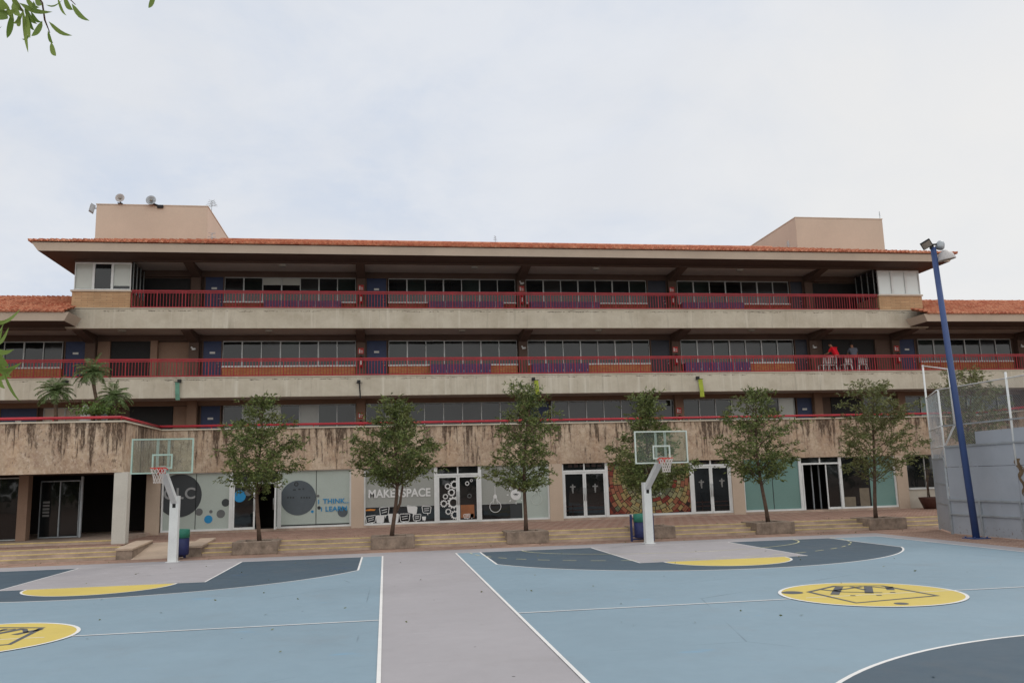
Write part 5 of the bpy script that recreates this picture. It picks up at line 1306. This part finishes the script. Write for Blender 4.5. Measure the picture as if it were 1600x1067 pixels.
for a in (((30, 5), (82, 19), 9), ((36, 14), (44, 83), 9), ((41, 20), (47, 60), 8), ((20, 20), (11, 60), 9), ((36, 18), (20, 37), 7), ((66, 33), (49, 57), 9), ((76, 34), (113, 56), 7), ((75, 48), (83, 68), 5), ((80, 66), (87, 88), 8), ((44, 25), (54, 48), 8), ((48, 18), (66, 35), 6),
          ((100, -6), (114, 16), 9), ((112, 6), (140, 33), 8), ((90, -4), (104, 25), 5), ((72, 8), (98, 0), 5), ((-6, 10), (12, 30), 18), ((-8, -6), (14, 12), 18), ((4, 18), (28, 11), 8), ((18, -8), (38, 18), 9), ((30, 22), (29, 42), 7), ((56, -6), (66, 8), 8), ((48, 50), (34, 61), 4), ((38, 10), (58, 38), 8), ((-4, 36), (3, 41), 4),
          ((242, -14), (232, 13), 8), ((52, 2), (60, 20), 6), ((20, 4), (32, 26), 10), ((10, 5), (22, 30), 9), ((40, -4), (62, 12), 8)): bl(*a)
for a in (((-6, 540), (14, 511), 10), ((-4, 505), (32, 483), 8), ((-10, 500), (16, 497), 8), ((-12, 544), (22, 546), 9), ((-4, 550), (14, 572), 11), ((-8, 578), (34, 566), 9), ((-8, 560), (18, 590), 9), ((6, 582), (32, 628), 9), ((-6, 580), (8, 607), 8), ((-4, 530), (4, 512), 6), ((-10, 590), (20, 578), 7), ((-8, 520), (6, 505), 6), ((2, 570), (24, 574), 6)): bl(*a)
for k in range(700):   # the rest of the crown, outside the frame
    p = Vector((r.gauss(-3.2, .7), r.gauss(2.6, .7), r.uniform(2.6, 5.6)))
    rel = Vector((p.x, p.y, p.z - H)); ang = math.atan2(p.x, p.y)
    if ang > R(-29) and p.y > 0: continue
    blade(p, p + Vector((r.gauss(0, .05), r.gauss(0, .05), -.09)), .018)
tk.build('trunk', M['bark'], t, world=True); lf.build('crown', M['leaf_near'], t, world=True)

# ================================================================== WOOD ADDED UNSEEN BEHIND THE CAMERA TO DARKEN THE SHOP GLASS
r = random.Random(31); m = MB()
for k in range(260):
    if r.random() < .75: x, y = r.uniform(-16, 20), r.choice((r.gauss(30.4, .5), r.gauss(32.3, .5)))
    else: x, y = r.uniform(-10, 14), r.uniform(9, 27)
    z = .008 if y < 29.3 else (.004 if y < 30.85 else .384 if y > 31.8 else None)
    if z is None: continue
    a = r.uniform(0, 6.28); d = Vector((math.cos(a), math.sin(a), .15)); leaf_quad(m, Vector((x, y, z + .006)), d, r.uniform(.05, .09), .03, r)
tag(m.build('fallen_leaves', M['leaf_dry']), 'dry leaves scattered over the paving and the court', 'leaves', None, 'stuff')
m = MB()
for k in range(9000):
    x = r.uniform(-75, 90); top = 7.5 + 1.8*math.sin(x*.21) + 1.2*math.sin(x*.53 + 1); z = top*math.sqrt(r.random()); y = -52 - r.uniform(0, 5)
    leaf_quad(m, Vector((x, y, z)), Vector((r.gauss(0, 1), r.gauss(0, 1), r.gauss(0, 1))), r.uniform(1.0, 1.9), r.uniform(.7, 1.2), r)
tag(m.build('wood', M['leaf']), 'dark leafy wood added out of view behind the camera to darken the glass reflections', 'wood', None, 'stuff')

# ================================================================== SKY, SUN, CAMERA
SUN_EL, SUN_AZ = R(48), R(62)      # azimuth from +Y (into the picture) towards +X
w = bpy.data.worlds.new('World'); sc.world = w; w.use_nodes = True; nt = w.node_tree; N = nt.nodes; bg = N['Background']; L = nt.links.new
sky = N.new('ShaderNodeTexSky'); sky.sky_type = 'NISHITA'; sky.sun_disc = False; sky.sun_elevation = SUN_EL; sky.sun_rotation = SUN_AZ; sky.air_density = 1.0; sky.dust_density = 2.0
tc = N.new('ShaderNodeTexCoord'); sep = N.new('ShaderNodeSeparateXYZ'); L(tc.outputs['Generated'], sep.inputs[0])
# flatten the direction onto a cloud ceiling so that the clouds shrink towards the horizon
zc = N.new('ShaderNodeMath'); zc.operation = 'ADD'; L(sep.outputs['Z'], zc.inputs[0]); zc.inputs[1].default_value = .32
dv_ = N.new('ShaderNodeVectorMath'); dv_.operation = 'DIVIDE'; L(tc.outputs['Generated'], dv_.inputs[0])
cmb = N.new('ShaderNodeCombineXYZ'); [L(zc.outputs[0], cmb.inputs[i]) for i in range(3)]; L(cmb.outputs[0], dv_.inputs[1])
def nz(scale, det, rough, off):
    mp = N.new('ShaderNodeMapping'); mp.inputs['Location'].default_value = off; L(dv_.outputs[0], mp.inputs[0])
    x = N.new('ShaderNodeTexNoise'); x.inputs['Scale'].default_value = scale; x.inputs['Detail'].default_value = det; x.inputs['Roughness'].default_value = rough; x.inputs['Distortion'].default_value = .3; L(mp.outputs[0], x.inputs['Vector']); return x.outputs['Fac']
def rp(f, a, b, ca, cb):
    x = N.new('ShaderNodeValToRGB'); e = x.color_ramp.elements; e[0].position, e[0].color, e[1].position, e[1].color = a, ca, b, cb; L(f, x.inputs[0]); return x.outputs[0]
def mx(f, a, b, mode='MIX'):
    x = N.new('ShaderNodeMix'); x.data_type = 'RGBA'; x.blend_type = mode; x.clamp_result = False
    for v, i in ((f, 0), (a, 6), (b, 7)):
        if hasattr(v, 'links'): L(v, x.inputs[i])
        else: x.inputs[i].default_value = v
    return x.outputs[2]
K = 10.0
cl = rp(nz(1.9, 7, .58, (.35, .8, 0)), .40, .62, (.655*K, .72*K, .83*K, 1), (.77*K, .795*K, .84*K, 1))
cl = mx(rp(nz(3.6, 6, .6, (3, 1, 2)), .44, .66, (0, 0, 0, 1), (.75, .75, .75, 1)), cl, (.80*K, .825*K, .87*K, 1))
# brighter, warmer veil round the hidden sun and a brighter zenith of the overcast
sd = Vector((math.sin(SUN_AZ)*math.cos(SUN_EL), math.cos(SUN_AZ)*math.cos(SUN_EL), math.sin(SUN_EL)))
sd = Vector((math.sin(R(39))*math.cos(R(15)), math.cos(R(39))*math.cos(R(15)), math.sin(R(15))))
dt = N.new('ShaderNodeVectorMath'); dt.operation = 'DOT_PRODUCT'; L(tc.outputs['Generated'], dt.inputs[0]); dt.inputs[1].default_value = sd
cl = mx(rp(dt.outputs['Value'], .93, 1.0, (0, 0, 0, 1), (.75, .75, .75, 1)), cl, (.88*K, .865*K, .835*K, 1))
# sky brightened behind the camera, added to lift the facade and galleries
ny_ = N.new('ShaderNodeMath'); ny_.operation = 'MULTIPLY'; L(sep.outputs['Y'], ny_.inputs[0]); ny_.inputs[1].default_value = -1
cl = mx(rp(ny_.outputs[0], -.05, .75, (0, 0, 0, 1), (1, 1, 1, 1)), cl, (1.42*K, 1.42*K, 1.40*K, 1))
cl = mx(rp(sep.outputs['Z'], .62, 1.0, (0, 0, 0, 1), (1, 1, 1, 1)), cl, (1.1*K, 1.1*K, 1.12*K, 1))
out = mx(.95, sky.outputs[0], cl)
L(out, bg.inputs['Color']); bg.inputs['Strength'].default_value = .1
ld = bpy.data.lights.new('sun', 'SUN'); ld.energy = .9; ld.angle = R(14); ld.color = (1, .95, .88); lo = bpy.data.objects.new('sun', ld); COL.objects.link(lo)
d = Vector((math.sin(SUN_AZ)*math.cos(SUN_EL), math.cos(SUN_AZ)*math.cos(SUN_EL), math.sin(SUN_EL))); lo.rotation_euler = (-d).to_track_quat('-Z', 'Y').to_euler(); lo.location = (30, 20, 40)

cam = bpy.data.cameras.new('camera'); co = bpy.data.objects.new('camera', cam); COL.objects.link(co); sc.camera = co
cam.sensor_width = 36; cam.sensor_fit = 'HORIZONTAL'; cam.lens = 36*F/1600; cam.clip_start = .05; cam.clip_end = 3000
c0 = cam_dir(0, 0); rx = cam_dir(1, 0) - c0; uy = cam_dir(0, 1) - c0
co.matrix_world = Matrix(((rx.x, uy.x, -c0.x, 0), (rx.y, uy.y, -c0.y, 0), (rx.z, uy.z, -c0.z, H), (0, 0, 0, 1)))
vs = sc.view_settings; sc.display_settings.display_device = 'sRGB'; vs.view_transform = 'Standard'; vs.look = 'None'; vs.exposure = 0; vs.gamma = 1; vs.use_curve_mapping = False
